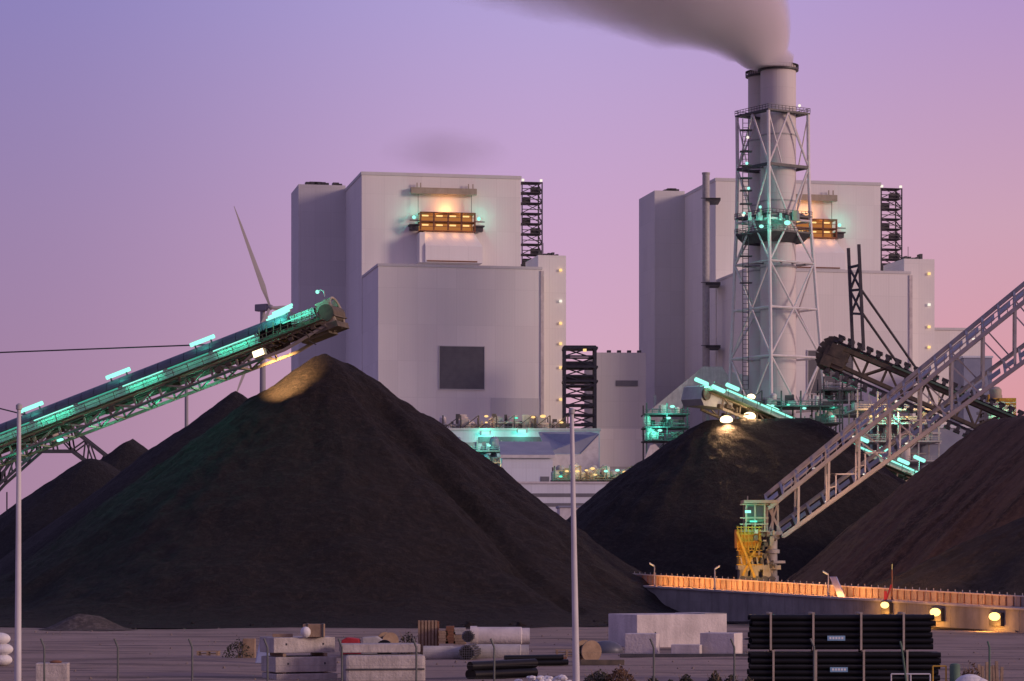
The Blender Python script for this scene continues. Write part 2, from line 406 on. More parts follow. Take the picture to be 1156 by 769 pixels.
for px, lean in ((735,-1),(803,1),(931,-1),(1003,0)):
    s = wall_s(px); base = wf(s, .35, 1)+V(0,0,.14)
    r = thing('lamp_post', base, lamp_labels[px], 'lamp post', 'sodium lamp posts along the wall ledge')
    h = 1.75 if px != 1003 else 2.35
    MB().tube(base, base+V(0,0,h), .075, 8, .05).build('pole', 'rust' if px==1003 else 'steel', r, True)
    if px == 1003:
        b_ = MB(); b_.bar(base+V(-.45,0,0), base+V(-.05,0,1.2), .12); b_.bar(base+V(-.5,-.05,.0), base+V(-.5,-.05,.7), .22); b_.build('brace', 'red', r)
    hd = base+V(0,0,h); e = hd + V(.38*lean, -.05, .22)
    MB().mbox(lambda a_,b_,c_: hd+ (e-hd).normalized()*a_ + V(0,b_,0)+V(0,0,c_), 0, .5, -.1, .1, -.05, .05).build('lamp_head', 'steel_white', r)
    MB().mbox(lambda a_,b_,c_: hd+ (e-hd).normalized()*a_ + V(0,b_,0)+V(0,0,c_), .08, .48, -.09, .09, -.09, -.055).build('lamp_lens', 'amber', r)
    if px in (931, 1003): light(r, 'SPOT', e+V(0,.3,.15), 7000, (1.0,.55,.28), .2, P(1075 if px == 931 else 1120, 545, 258), 75, 1.0)
for i in range(9):  # unseen strip lights added along the ledge to wash the parapet orange evenly
    s = wall_s(724)+2.6+i*4.9
    l = light(wall, 'AREA', wf(s, .45, 1)+V(0,0,.30), 150 if i < 6 else 60, (1.0,.33,.06), 4.4, wf(s, 1.65, 1)+V(0,0,.95))
    l.data.shape = 'RECTANGLE'; l.data.size = 4.4; l.data.size_y = .12
# bulkhead lamps on the lower wall
for px, py, lab in ((1060,692,'square orange bulkhead lamp on the lower wall, just right of the black pipe stack'),
               (1127,697,'square orange bulkhead lamp on the lower wall nearest the right edge'),
               (1003,684,'orange bulkhead lamp at the foot of the red-braced lamp post')):
    s = wall_s(px); p = wf(s, 0, 1); z = CH-(py-HY)/F*p.y
    c = V(p.x, p.y, z)
    r = thing('wall_lamp', c, lab, 'wall lamp', 'orange bulkhead lamps on the wall')
    def wfr(a_,b_,c_, c=c): return c + wd*a_ - wn*b_ + V(0,0,c_)
    k = 1 if px != 1003 else .8
    MB().mbox(wfr, -.62*k,.62*k, .02,.34, -.62,.36).build('housing', 'steel_dark', r, bevel=.04)
    MB().lathe(wfr(0,.345,.06), [(.30*k,0),(.30*k,.05),(.22*k,.13),(.05,.16)], 20, (wd*1.9, V(0,0,1), -wn)).build('lens', 'sodium', r, True)
    light(r, 'POINT', wfr(0, 1.5, -.5), 170, SO, .3); light(r, 'POINT', wfr(0, .75, -.55), 70, SO, .2)

# ------------------------------------------------------------------ stacker booms
def fluorescent(root, p, d, L, r, mat='cyan', posts=None, power=0, lightoff=V(0,0,0)):
    o = MB().tube(p-d*L/2, p+d*L/2, r, 8).build('lamp_tube', mat, root)
    if power: light(root, 'POINT', p+lightoff, power, CY, r*2)
    return o
def left_stacker():
    S, E = P(-140, 576, 246), P(384, 375, 233)
    f, L, t, u, w = beam_frame(S, E)
    f0 = f; f = lambda s,a,b: f0(s,a*.79,b*.92)
    root = thing('stacker_boom', G(-140, 246), 'long inclined stacker boom with dark hood and bright green side above the largest pile', 'conveyor')
    def sx(px):                                   # distance along the boom of a pixel column
        lo, hi = 0, L*1.1
        for _ in range(40):
            m = (lo+hi)/2; p = f(m,2,0)
            if CX+F*p.x/p.y < px: lo = m
            else: hi = m
        return lo
    s_mid, s_head = sx(300), sx(372)
    sc = 1.0
    # hood: half-round roof over the belt
    hood = MB(); prof = [(1.7*math.cos(a_), 2.9+1.25*math.sin(a_)) for a_ in [math.pi*i/12 for i in range(13)]]
    segs = 34
    for i in range(segs):
        s0, s1 = (s_mid+3.2)*i/segs, (s_mid+3.2)*(i+1)/segs-.05
        hood.prism(lambda a_,b_,c_: f(c_, b_, -a_), prof, s0, s1)
    hood.build('hood', 'hood', root)
    MB().mbox(lambda s,b_,c_: f(s,b_,c_), 0, s_head+1, 1.55, 1.72, -1.75, 1.75).build('belt_deck', 'coaly', root)
    pan = MB(); pan2 = MB()
    for i in range(40):
        s0, s1 = (s_mid)*i/40, s_mid*(i+1)/40
        pan.mbox(f, s0+.01, s1-.01, 1.75, 2.88, 1.50, 1.56); pan2.mbox(f, s0+.01, s1-.01, 1.75, 2.88, -1.56, -1.50)
    pan.build('side_panel', 'panel', root); pan2.build('side_panel', 'panel', root)
    st = MB()
    n = 9
    for i in range(n):
        s0, s1 = s_mid*i/n, s_mid*(i+1)/n
        MB().mbox(f, s0+.25, s1-.25, 2.62, 2.73, 1.84, 1.93).build('light_strip', 'cyan_soft' if i % 2 == 0 else 'cyan_dim', root)
    for i in range(n):
        l = light(root, 'AREA', f(s_mid*(i+.5)/n, 2.64, 2.02), (34 if i % 2 == 0 else 9), (.06,1.0,.60), 3.6, f(s_mid*(i+.5)/n, 2.0, 1.5))
        l.data.shape = 'RECTANGLE'; l.data.size = 3.6; l.data.size_y = .12; M3 = Vector(t); zz = -(f(0,2.0,1.5)-f(0,2.64,2.02)).normalized(); yy = zz.cross(M3)
        from mathutils import Matrix
        l.rotation_euler = Matrix((M3, yy, zz)).transposed().to_euler()
    br = MB()
    for i in range(n*2+1):
        s = s_mid*i/(n*2); br.bar(f(s,2.72,1.5), f(s,2.78,1.95), .05)
    br.build('strip_bracket', 'steel', root)
    walk = MB(); walk.mbox(f, 0, s_head, 1.46, 1.52, 1.76, 2.5)
    for i in range(int(s_head/1.5)): walk.bar(f(i*1.5,1.5,2.47), f(i*1.5,2.3,2.47), .045)
    walk.bar(f(0,2.3,2.47), f(s_head,2.3,2.47), .05); walk.bar(f(0,1.9,2.47), f(s_head,1.9,2.47), .04)
    walk.build('walkway', 'coaly', root)
    tr = MB()
    for c_ in (1.6, -1.6):
        tr.bar(f(0,1.4,c_), f(s_head,1.4,c_), .24); tr.bar(f(0,0,c_), f(s_mid+2,0,c_), .24)
        tr.bar(f(s_mid+2,0,c_), f(s_head,.9,c_), .24)
        truss(tr, f(0,0,c_), f(s_mid,0,c_), f(0,1.4,c_), f(s_mid,1.4,c_), 16, .17, True)
    for i in range(17):
        s = s_mid*i/16; tr.bar(f(s,0,-1.6), f(s,0,1.6), .16)
        if i < 16: tr.bar(f(s,0,-1.6), f(s+s_mid/16,0,1.6), .12)
    tr.build('truss', 'beige', root)
    cl = MB()                                     # rollers, brackets, cable trays, hanging scrapers
    rnd = random.Random(3)
    for i in range(60):
        s = s_head*i/60+rnd.uniform(0,.5); c_ = rnd.choice((1.75,1.2,.2,-1.2)); h0 = rnd.uniform(.1,1.0)
        MB().mbox(f, s, s+rnd.uniform(.2,.7), h0, h0+rnd.uniform(.2,.6), c_-.15, c_+.2).build('idler', 'coaly', root)
    for i in range(12):
        s = s_head*(i+.5)/12; MB().bar(f(s,0,1.6), f(s+.55,-.75,1.7), .09).build('scraper_arm', 'coaly', root); MB().bar(f(s,.9,1.75), f(s+.3,.1,2.1), .09).build('scraper_arm', 'coaly', root)
    tray = MB(); tray.mbox(f, 0, s_mid, -.22, -.02, 1.75, 2.0); tray.mbox(f, 0, s_mid, .95, 1.08, 1.74, 1.86); tray.build('cable_tray', 'green_paint', root)
    # head end: open machinery, chute and hoop
    hm = MB()
    hm.mbox(f, s_mid-.4, s_head-.3, 1.72, 2.2, -1.5, 1.5)
    for i in range(26):
        s = s_mid-1+(s_head-s_mid)*i/25; c_ = rnd.uniform(-1.4,1.9); h0 = rnd.uniform(.5,2.1)
        hm.mbox(f, s, s+rnd.uniform(.25,.9), h0, h0+rnd.uniform(.2,.8), c_-.2, c_+.2)
    for i in range(9):
        s = s_mid+(s_head-s_mid)*i/9; hm.bar(f(s,1.5,1.9), f(s+.4,3.3,1.9), .08); hm.bar(f(s,1.5,1.9), f(s+.8,.6,1.7), .09)
    hm.build('head_machinery', 'coaly', root)
    cv = MB()
    for i in range(14):
        s0 = s_mid+3.3+(s_head-s_mid-4)*i/14; s1 = s0+(s_head-s_mid-4)/14-.02
        cv.mbox(f, s0, s1, 2.3, 3.25, 1.50, 1.56); cv.mbox(f, s0, s1, 3.25, 3.31, -1.4, 1.56)
    cv.build('head_cover', 'panel', root)
    hs = MB().mbox(f, s_mid+2.6, s_head-1.0, 2.72, 2.84, 1.86, 1.95); hs.build('head_light_strip', 'cyan', root)
    light(root, 'POINT', f(s_mid+2, 4.0, 2.6), 120, CY, .3); light(root, 'POINT', f(s_head-1.4, 3.6, 2.8), 110, CY, .3)
    rg = MB(); hoop = [f(s_head+.18, 2.2+1.75*math.sin(a_), 0)+w*(1.35*math.cos(a_)) for a_ in [2*math.pi*i/20 for i in range(21)]]
    rg.path(hoop, .11, 6); hoop2 = [p+t*.6 for p in hoop]; rg.path(hoop2, .11, 6)
    for i in range(0,20,2): rg.bar(hoop[i], hoop2[i], .1)
    rg.mbox(f, s_head+.2, s_head+.7, .4, 3.9, -1.5, -1.4); rg.mbox(f, s_head-.5, s_head+.75, .7, 3.6, 1.40, 1.5)
    rg.build('head_frame', 'beige', root)
    MB().lathe(f(s_head+.3,2.2,-1.5), [(.1,0),(.75,0),(.75,3.0),(.1,3.0)], 18, (t,u,w)).build('head_pulley', 'coaly', root, True)
    ch = MB(); ch.mbox(f, s_head-2.8, s_head-.1, .1, 1.3, -1.2, 1.2); ch.mbox(f, s_head-1.2, s_head+1.0, .35, 1.0, -1.5, 1.7); ch.build('chute', 'coaly', root)
    # lamps above the hood
    for px in (47, 145, 240):
        s = sx(px); p = f(s, 4.5, .9)
        fluorescent(root, p, t, 2.4, .19, 'cyan_hot', power=45, lightoff=u*.1+w*.9)
        for q_ in (-.8,.8): MB().bar(f(s+q_,3.7,.9), f(s+q_,4.5,.9), .12).build('lamp_bracket', 'steel_dark', root)
    s = sx(325)
    for dk, L2 in ((-.32,2.0),(-.08,2.3),(.16,2.4),(.4,2.0)):
        fluorescent(root, f(s+dk*1.2,4.15+dk*1.0,.9), (t+u*.06).normalized(), L2, .12, 'cyan_hot')
    MB().bar(f(s,3.0,.9), f(s,4.2,.9), .1).build('lamp_bracket', 'steel', root)
    light(root, 'POINT', f(s,4.3,2.2), 160, CY, .3)
    pl = [f(s_head+.5,4.1,1.2), f(s_head+.6,4.6,1.2), f(s_head+.35,4.9,1.2), f(s_head,4.85,1.2)]
    MB().path(pl, .06, 6).build('lamp_arm', 'steel', root)
    MB().ball(pl[-1], .17, 10).build('lamp_globe', 'cyan_hot', root, True); light(root, 'POINT', pl[-1]+w*.8, 50, CY, .2)
    # warm floodlight on the underside
    p = P(293, 399, 231)
    MB().mbox(lambda a_,b_,c_: p+t*a_+u*b_+w*c_, -.55,.55,-.3,.3,-.3,.25).build('floodlight_housing', 'beige', root)
    MB().mbox(lambda a_,b_,c_: p+t*a_+u*b_+w*c_, -.5,.5,-.26,.28,.26,.32).build('floodlight_lens', 'warm', root)
    MB().bar(p, f(sx(290),.3,1.6), .12).build('floodlight_arm', 'beige', root)
    tgt = ap+V(-3.0,-2,-2.2)
    light(root, 'SPOT', p+V(-.2,-2.8,-1.7), 60000, (1.0,.56,.21), .12, ap+V(-2.9,-1.2,-2.9), 42, 1.0)
    # green light spilling along the underside
    for px in (20, 70): light(root, 'POINT', f(sx(px), -1.0, 2.6), 60, CY, .3)
    for px in (110, 170, 225): light(root, 'POINT', f(sx(px), -.9, .6), 130, CY, .3)
    MB().mbox(f, sx(66), sx(71), -.5, -.28, 1.2, 1.7).build('underside_lamp', 'cyan_hot', root)
    # stay cables to the tower out of frame
    MB().tube(f(sx(246),3.9,0), P(-420, 414, 250), .07, 6).build('stay_cable', 'steel_dark', root)
    MB().tube(f(sx(38),3.9,0), P(-420, 356, 250), .07, 6).build('stay_cable', 'steel_dark', root)
    # the slewing tower beyond the left edge carries it
    tw = MB(); bx = G(-140, 246)
    for dx in (-3,3):
        for dy in (-3,3): tw.bar(bx+V(dx,dy,0), bx+V(dx*.6,dy*.6,S.z+.5), .6)
    tw.build('tower_leg_frame', 'beige', root)
left_stacker()

def mid_stacker():
    ym = lambda px: 297+(px-786)/294*41
    S, E = P(1080, 574, 338), P(786, 450, 297)
    f, L, t, u, w = beam_frame(S, E)
    root = thing('stacker_boom', G(1080, 338), 'shorter stacker boom with floodlit head above the flat-crested coal pile, dipping to the right', 'conveyor')
    MB().mbox(f, 0, L, .9, 1.1, -1.5, 1.5).build('belt_deck', 'coaly', root)
    tr = MB()
    for c_ in (1.5,-1.5):
        tr.bar(f(0,.8,c_), f(L,.8,c_), .25); tr.bar(f(0,-1.0,c_), f(L-3,-.45,c_), .25)
        truss(tr, f(0,-1.0,c_), f(L-3,-.45,c_), f(0,.8,c_), f(L-3,.8,c_), 16, .16)
    tr.build('truss', 'beige', root)
    pan = MB()
    for i in range(30): pan.mbox(f, L*.97*i/30+.02, L*.97*(i+1)/30-.02, 1.1, 1.75, 1.38, 1.46)
    pan.build('side_panel', 'panel', root)
    st = MB()
    for i in range(8): st.mbox(f, L*.95*i/8+.2, L*.95*(i+1)/8-.2, 1.62, 1.80, 1.78, 1.92)
    st.build('light_strip', 'cyan_soft', root)
    wk = MB(); wk.mbox(f, 0, L, .82, .88, 1.5, 2.3)
    for i in range(20): wk.bar(f(L*i/20,.85,2.25), f(L*i/20,1.75,2.25), .06)
    wk.bar(f(0,1.75,2.25), f(L,1.75,2.25), .07); wk.build('walkway', 'green_paint', root)
    rnd = random.Random(5); cl = MB()
    for i in range(40):
        s = L*i/40; h0 = rnd.uniform(-1.2,.6); c_ = rnd.choice((1.6,1.2,-1))
        MB().mbox(f, s, s+rnd.uniform(.3,1.0), h0, h0+rnd.uniform(.2,.7), c_-.2, c_+.2).build('idler', 'coaly', root)
    hd = MB(); hd.prism(lambda a_,b_,c_: f(a_,b_,c_), [(L-5,0),(L+.2,-.9),(L+.8,-.3),(L+.6,1.2),(L,1.5),(L-5,1.15)], -1.5, 1.37); hd.build('head_housing', 'panel', root)
    MB().lathe(f(L+.2,.4,1.36), [(.1,0),(.7,0),(.7,.25),(.1,.25)], 18, (t,u,w)).build('head_pulley', 'coaly', root, True)
    for px, py in ((792,431),(811,439),(827,437),(872,461),(921,480),(974,496),(1000,508),(1020,521),(1038,518),(1018,547)):
        p = P(px, py, ym(px)-2.9); fluorescent(root, p, t, 2.1, .25, 'cyan_hot')
        q = f((p-S).dot(t), .9, 1.4); MB().bar(p, q, .08).build('lamp_post', 'steel', root)
    for px, py in ((800,436),(868,462),(930,488),(985,512),(1030,530)): light(root, 'POINT', P(px,py,ym(px)-2)+V(0,-1.2,.4), 280, CY, .3)
    for px, py in ((820,474),(846,470),(848,448)):
        p = P(px, py, ym(px)-3.2); MB().ball(p, .6 if py > 450 else .4, 10, (1.2,.6,.8)).build('floodlight', 'warm', root, True)
        light(root, 'POINT', p+V(0,-2.4,.5), 160 if py > 450 else 90, WA, .3)
        if py > 450: light(root, 'SPOT', p+V(0,-1.0,-.2), 5000, (1.0,.55,.25), .5, p+V(0,-12,-8.5), 110, 1.0)
        MB().bar(p+V(0,.3,.2), f((p-S).dot(t), .8, 1.4), .12).build('floodlight_arm', 'coaly', root)
    lg = MB()
    for s in (L*.08, L*.22):
        for c_ in (-1.4,1.4): p = f(s,-1,c_); lg.bar(p, V(p.x,p.y,0), .4)
    lg.build('support_leg', 'beige', root)
mid_stacker()

# gantry of a reclaimer far behind the left boom
def gantry():
    Y = 420
    root = thing('gantry_frame', G(40, Y), 'dark steel arched truss gantry standing behind the left stacker boom', 'gantry')
    for dy in (0, 4):
        top = [P(x,y,Y)+V(0,dy,0) for x,y in ((-60,590),(0,530),(35,482),(75,480),(118,514),(190,572))]
        bot = [P(x,y,Y)+V(0,dy,0) for x,y in ((-55,606),(0,546),(42,509),(80,509),(108,530),(178,588))]
        mb = MB()
        for a_, b_ in zip(top, top[1:]): mb.bar(a_, b_, .42)
        for a_, b_ in zip(bot, bot[1:]): mb.bar(a_, b_, .42)
        for i, (a_, b_) in enumerate(zip(zip(top,bot), list(zip(top,bot))[1:])):
            n = 3 if i in (0,1,4) else 2
            truss(mb, a_[0], b_[0], a_[1], b_[1], n, .24)
        mb.build('truss', 'steel_dark', root)
    cb = MB(); cb.lathe(P(60,494,Y)+V(0,-.5,-.8), [(.3,0),(.9,.1),(1.1,.8),(.9,1.5),(.3,1.7)], 14); cb.build('winch_drum', 'beige', root, True)
    mb = MB().bar(P(60,496,Y), P(60,509,Y), .2); mb.build('drum_post', 'steel_dark', root)
    MB().ball(P(25,503,Y)+V(0,-.6,0), .5, 10, (1,.6,.7)).build('lamp', 'cyan_hot', root, True)
    light(root, 'POINT', P(25,505,Y)+V(0,-1.6,0), 200, CY, .3)
    pl = MB().bar(P(190,572,Y), G(190,Y,0), .6); pl.bar(P(190,572,Y)+V(0,4,0), G(190,Y,0)+V(0,4,0), .6); pl.build('support_leg', 'steel_dark', root)
    pl = MB().bar(P(-60,590,Y), G(-60,Y,0), .6); pl.bar(P(-60,590,Y)+V(0,4,0), G(-60,Y,0)+V(0,4,0), .6); pl.build('support_leg', 'steel_dark', root)
gantry()

# ------------------------------------------------------------------ chain scraper boom with mast
def scraper():
    Y = 292
    S, E = P(1215, 512, Y), P(938, 396, Y+4)
    f, L, t, u, w = beam_frame(S, E)
    root = thing('chain_scraper', G(1215, Y), 'dark toothed scraper chain boom with a thin mast, poking out left above the truss bridge', 'reclaimer')
    bm_ = MB()
    for c_ in (-1.1,1.1):
        bm_.bar(f(0,.7,c_), f(L-.5,.7,c_), .5); bm_.bar(f(0,-1.9,c_), f(L-2.0,-1.2,c_), .4)
        truss(bm_, f(0,-1.9,c_), f(L-2,-1.2,c_), f(0,.7,c_), f(L-2,.7,c_), 12, .2)
    bm_.build('boom', 'coaly', root)
    for lane, (a0,a1,sgn) in enumerate(((1.15,1.15,1),(-2.5,-1.8,-1))):
        ch = MB(); n = 26
        ch.mbox(lambda s,b_,c_: f(s, b_+a0+(a1-a0)*s/L, c_), 0, L, -.12, .12, -.9, .9)
        for i in range(n):
            s = L*(i+.3)/n; z0 = a0+(a1-a0)*s/L
            ch.mbox(f, s, s+.42, z0+.1*sgn, z0+.72*sgn, -1.5, 1.5); ch.mbox(f, s-.15, s+.6, z0+.55*sgn, z0+.8*sgn, -1.5, 1.5)
        ch.build('scraper_chain', 'steel_dark', root)
    sp = MB()
    sp.lathe(f(L,-.35,-1.2), [(.2,0),(.7,0),(.7,2.4),(.2,2.4)], 10, (t,u,w))
    for i in range(9):
        a_ = -math.pi/2+math.pi*i/8; p = f(L,-.35,0)+t*(.5*math.cos(a_))+u*(1.0*math.sin(a_)); q = f(L,-.35,0)+t*(1.45*math.cos(a_))+u*(2.0*math.sin(a_))
        sp.bar(p, q, .6); rr_ = random.Random(i); sp.mbox(f, L-1.6+rr_.uniform(-1,1), L-.4+rr_.uniform(-1,1), -1.2+rr_.uniform(-.8,1), -.3+rr_.uniform(-.5,1.2), 1.0, 1.5+rr_.uniform(0,.3))
    sp.build('end_sprocket', 'coaly', root)
    rl = MB(); rl.bar(f(0,1.0,1.5), f(L-7,1.0,1.5), .22); rl.build('guide_rail', 'green_paint', root)
    ms = MB(); b1, b2 = P(964,392,Y), P(975,396,Y); t1, t2 = P(959,279,Y), P(969.5,276,Y)
    b1.y += 1; t1.y += 1
    ms.bar(b1, t1, .34); ms.bar(b2, t2, .34)
    for ya in (301, 327, 353):
        k = (392-ya)/113; ms.bar(b1.lerp(t1,k), b2.lerp(t2,k), .26)
    for ya, yb in ((301,327),(327,353)):
        ka, kb = (392-ya)/113, (392-yb)/113
        ms.bar(b1.lerp(t1,ka), b2.lerp(t2,kb), .2); ms.bar(b2.lerp(t2,ka), b1.lerp(t1,kb), .2)
    ms.build('mast', 'steel_dark', root)
    MB().tube(b2.lerp(t2,.58), f(L-(1042-938)/F*Y*1.08,.9,0), .14, 6).build('stay', 'steel_dark', root)
    MB().tube(b2.lerp(t2,.36), f(L-(1018-938)/F*Y*1.08,.9,0), .14, 6).build('stay', 'steel_dark', root)
    lg = MB()
    for dx in (-1.5,1.5):
        p = f(1.5,-2,dx); lg.bar(p, V(p.x,p.y,0), .7)
    lg.build('support_leg', 'coaly', root)
scraper()

# ------------------------------------------------------------------ portal reclaimer: truss bridge plus yellow end carriage
def portal():
    base = G(856, 227, 2.3)
    root = thing('portal_reclaimer', base, 'grey truss bridge climbing rightwards from a yellow and green machine leg', 'reclaimer')
    # four chords, near and far, the bridge is yawed so that its right end is nearer
    un = (P(868,574,226), P(1330,200,214)); uf = (P(864,560,231), P(1330,178,219))
    ln = (P(884,606,226), P(1330,282,214)); lf = (P(878,594,231), P(1330,262,219))
    ch = MB()
    for a_, b_ in (un, uf, ln, lf): ch.bar(a_, b_, .33)
    ch.build('chord', 'steel', root)
    n = 26
    for (a_, b_), (c_, d_) in ((un,uf),(ln,lf)):
        pl = MB()
        for i in range(n):
            p, q, r_, s_ = a_.lerp(b_,i/n), a_.lerp(b_,(i+.72)/n), c_.lerp(d_,i/n), c_.lerp(d_,(i+.72)/n)
            k = .36
            pts = [p.lerp(r_,k), q.lerp(s_,k), q.lerp(s_,1-k), p.lerp(r_,1-k)]
            up_ = V(0,0,.05)
            pl.add([v+V(0,0,-.05) for v in pts]+[v+up_ for v in pts], [(3,2,1,0),(4,5,6,7),(0,1,5,4),(1,2,6,5),(2,3,7,6),(3,0,4,7)])
        pl.build('walkway_plate', 'steel', root)
    cr = MB()
    for (a_, b_), (c_, d_) in ((un,uf),(ln,lf)):
        for i in range(n+1): cr.bar(a_.lerp(b_,i/n), c_.lerp(d_,i/n), .2)
    cr.build('cross_member', 'steel', root)
    vt = MB(); m = 13
    for (a_, b_), (c_, d_) in ((un,ln),(uf,lf)):
        for i in range(1, m+1):
            p, q = a_.lerp(b_,i/m), c_.lerp(d_,i/m)
            # posts are plumb: meet the lower chord below the upper node
            k = min(1, max(0, (p.x-c_.x)/(d_.x-c_.x))); q2 = c_.lerp(d_, k)
            vt = MB(); vt.bar(p, q2, .2)
            if i > 2:
                k2 = min(1, max(0, (p.x+2.2-c_.x)/(d_.x-c_.x))); vt.bar(p.lerp(q2,.12), c_.lerp(d_,k2), .12)
            vt.build('post', 'steel', root)
    rl = MB(); a_, b_ = un; hr = V(0,0,1.05)
    rl.bar(a_.lerp(b_,.04)+hr, b_+hr, .09); rl.bar(a_.lerp(b_,.04)+hr*.55, b_+hr*.55, .07)
    for i in range(2, 53): rl.bar(a_.lerp(b_,i/52), a_.lerp(b_,i/52)+hr, .06)
    rl.build('walkway_rail', 'steel', root)
    for i in (3,5,8):
        st = MB()
        p = ln[0].lerp(ln[1], i/26); q = p+V(0,0,2.6)
        st.bar(p, q, .12); st.bar(p+V(.8,0,.55), q+V(.8,0,.0), .12); st.bar(q, q+V(.8,0,0), .12)
        st.bar(p+V(0,0,1.4), p+V(.8,0,1.6), .08)
        st.bar(q, q+V(2.6,0,.05), .12)
        st.build('handrail', 'steel_white', root)
    for (a_, b_) in (un, ln):
        for k in (.12,.22,.33,.52):
            p = a_.lerp(b_,k)+V(0,.9,.2); MB().ball(p, .13, 8, (1.5,.7,.6)).build('lamp', 'white_lamp', root)
    # end carriage
    Y = 227
    def bx(mb, x0,x1,y0,y1, d0=-1.2, d1=1.2):
        a_, b_ = P(x0,y1,Y), P(x1,y0,Y); mb.box(a_.x, b_.x, Y+d0, Y+d1, a_.z, b_.z); return mb
    rf = MB(); bx(rf, 838,876,565,568.5,-1.6,1.6); rf.bar(P(844,565,Y), P(844,560,Y), .1); rf.build('cabin_roof', 'beige', root)
    cab = MB(); bx(cab, 841,862,569,590,-1.0,1.2); cab.build('cabin', 'green_paint', root, bevel=.06)
    gl = MB(); bx(gl, 843,851,572,583,-1.06,-1.02); bx(gl, 853,860,572,583,-1.06,-1.02); gl.build('cabin_window', 'glass', root)
    lp = MB(); bx(lp, 839.5,846,576.5,579.5,-1.5,-1.3); lp.build('lamp', 'cyan_hot', root); 
    lp = MB(); bx(lp, 845,853,588,590,-1.5,-1.3); lp.build('lamp', 'cyan', root)
    light(root, 'POINT', P(845,582,Y-2.6), 90, CY, .2); light(root, 'POINT', P(853,594,Y-2.4), 40, CY, .2)
    fr = MB()
    for x in (841,851,862):
        for d in (-1.1,1.1): fr.bar(P(x,568,Y)+V(0,d,0), P(x,600,Y)+V(0,d,0), .14)
    for y in (570,585,592,600):
        for d in (-1.15,): fr.bar(P(834,y,Y)+V(0,d,0), P(866,y,Y)+V(0,d,0), .1)
    fr.build('cabin_frame', 'beige', root)
    ye = MB(); bx(ye, 830.5,858,598,619,-1.1,1.1); bx(ye, 833,845,619,640,-1.0,1.0); bx(ye, 845,860,624,634,-.8,.9)
    for k in range(7): bx(ye, 831+4*k,831.7+4*k,594,622,-1.3,-1.15)
    for y in (595,603,611,621,628,637): bx(ye, 830,859,y,y+1,-1.3,-1.15)
    ye.bar(P(832,600,Y-1.3), P(852,652,Y-1.3), .2); ye.bar(P(858,610,Y-1.2), P(838,650,Y-1.2), .2)
    ye.build('chassis', 'yellow', root)
    bo = MB()
    for x0 in (834,846,860): bx(bo, x0,x0+9,642,656,-1.1,1.1)
    bx(bo, 832,880,638,643,-1.2,1.2)
    for k in range(6): bo.bar(P(836+6*k,628,Y-1.2), P(839+6*k,645,Y-1.2), .12)
    bo.build('bogie', 'beige', root)
    wh = MB()
    for x0 in (837,845,853,862,870): wh.lathe(P(x0,655,Y)+V(0,-1.25,0), [(.05,0),(.36,0),(.36,.3),(.05,.3)], 14, (V(1,0,0),V(0,0,1),V(0,1,0)))
    wh.build('wheel', 'steel_dark', root)
    rnd = random.Random(9)
    for k in range(46):
        x = rnd.uniform(848,872); y = rnd.uniform(598,646); ww = rnd.uniform(1.5,5); hh = rnd.uniform(1.5,6)
        d = rnd.uniform(-1.5,-.6); bx(MB(), x, x+ww, y, y+hh, d, d+.5).build('drive_unit', rnd.choice(('coaly','beige','coaly')), root)
    co = MB(); c = P(872,657,Y)
    co.lathe(c, [(.55,0),(.55,.5),(.42,.55),(.42,2.4),(.62,2.45),(.62,2.75),(.42,2.8),(.42,3.6),(.6,3.7),(.6,4.1)], 18)
    bx(co, 864,886,633,636,-.5,.5); bx(co, 866,882,600,604,-.7,.7)
    for x in (866,872,878): co.bar(P(x,570,Y), P(x,601,Y), .18)
    co.bar(P(866,570,Y), P(884,606,Y), .2); co.bar(P(878,568,Y), P(868,601,Y), .15)
    co.build('column', 'steel', root, True)
    rail = MB(); p, q = P(700,659,Y+4), P(1250,668,Y-22); 
    sm = MB(); bx(sm, 833,880,657,720,-.9,.9); sm.build('plinth', 'concrete', root)
    light(root, 'POINT', P(840,636,Y-3.4), 150, (1,.5,.12), .3); light(root, 'POINT', P(856,653,Y-2.6), 60, (1,.55,.12), .3)
    # legs under the far end, beyond the right edge
    lg = MB()
    for p in (ln[1], lf[1]): lg.bar(p, V(p.x+4,p.y,0), .9); lg.bar(p, V(p.x-2,p.y,0), .9)
    lg.build('support_leg', 'steel', root)
portal()

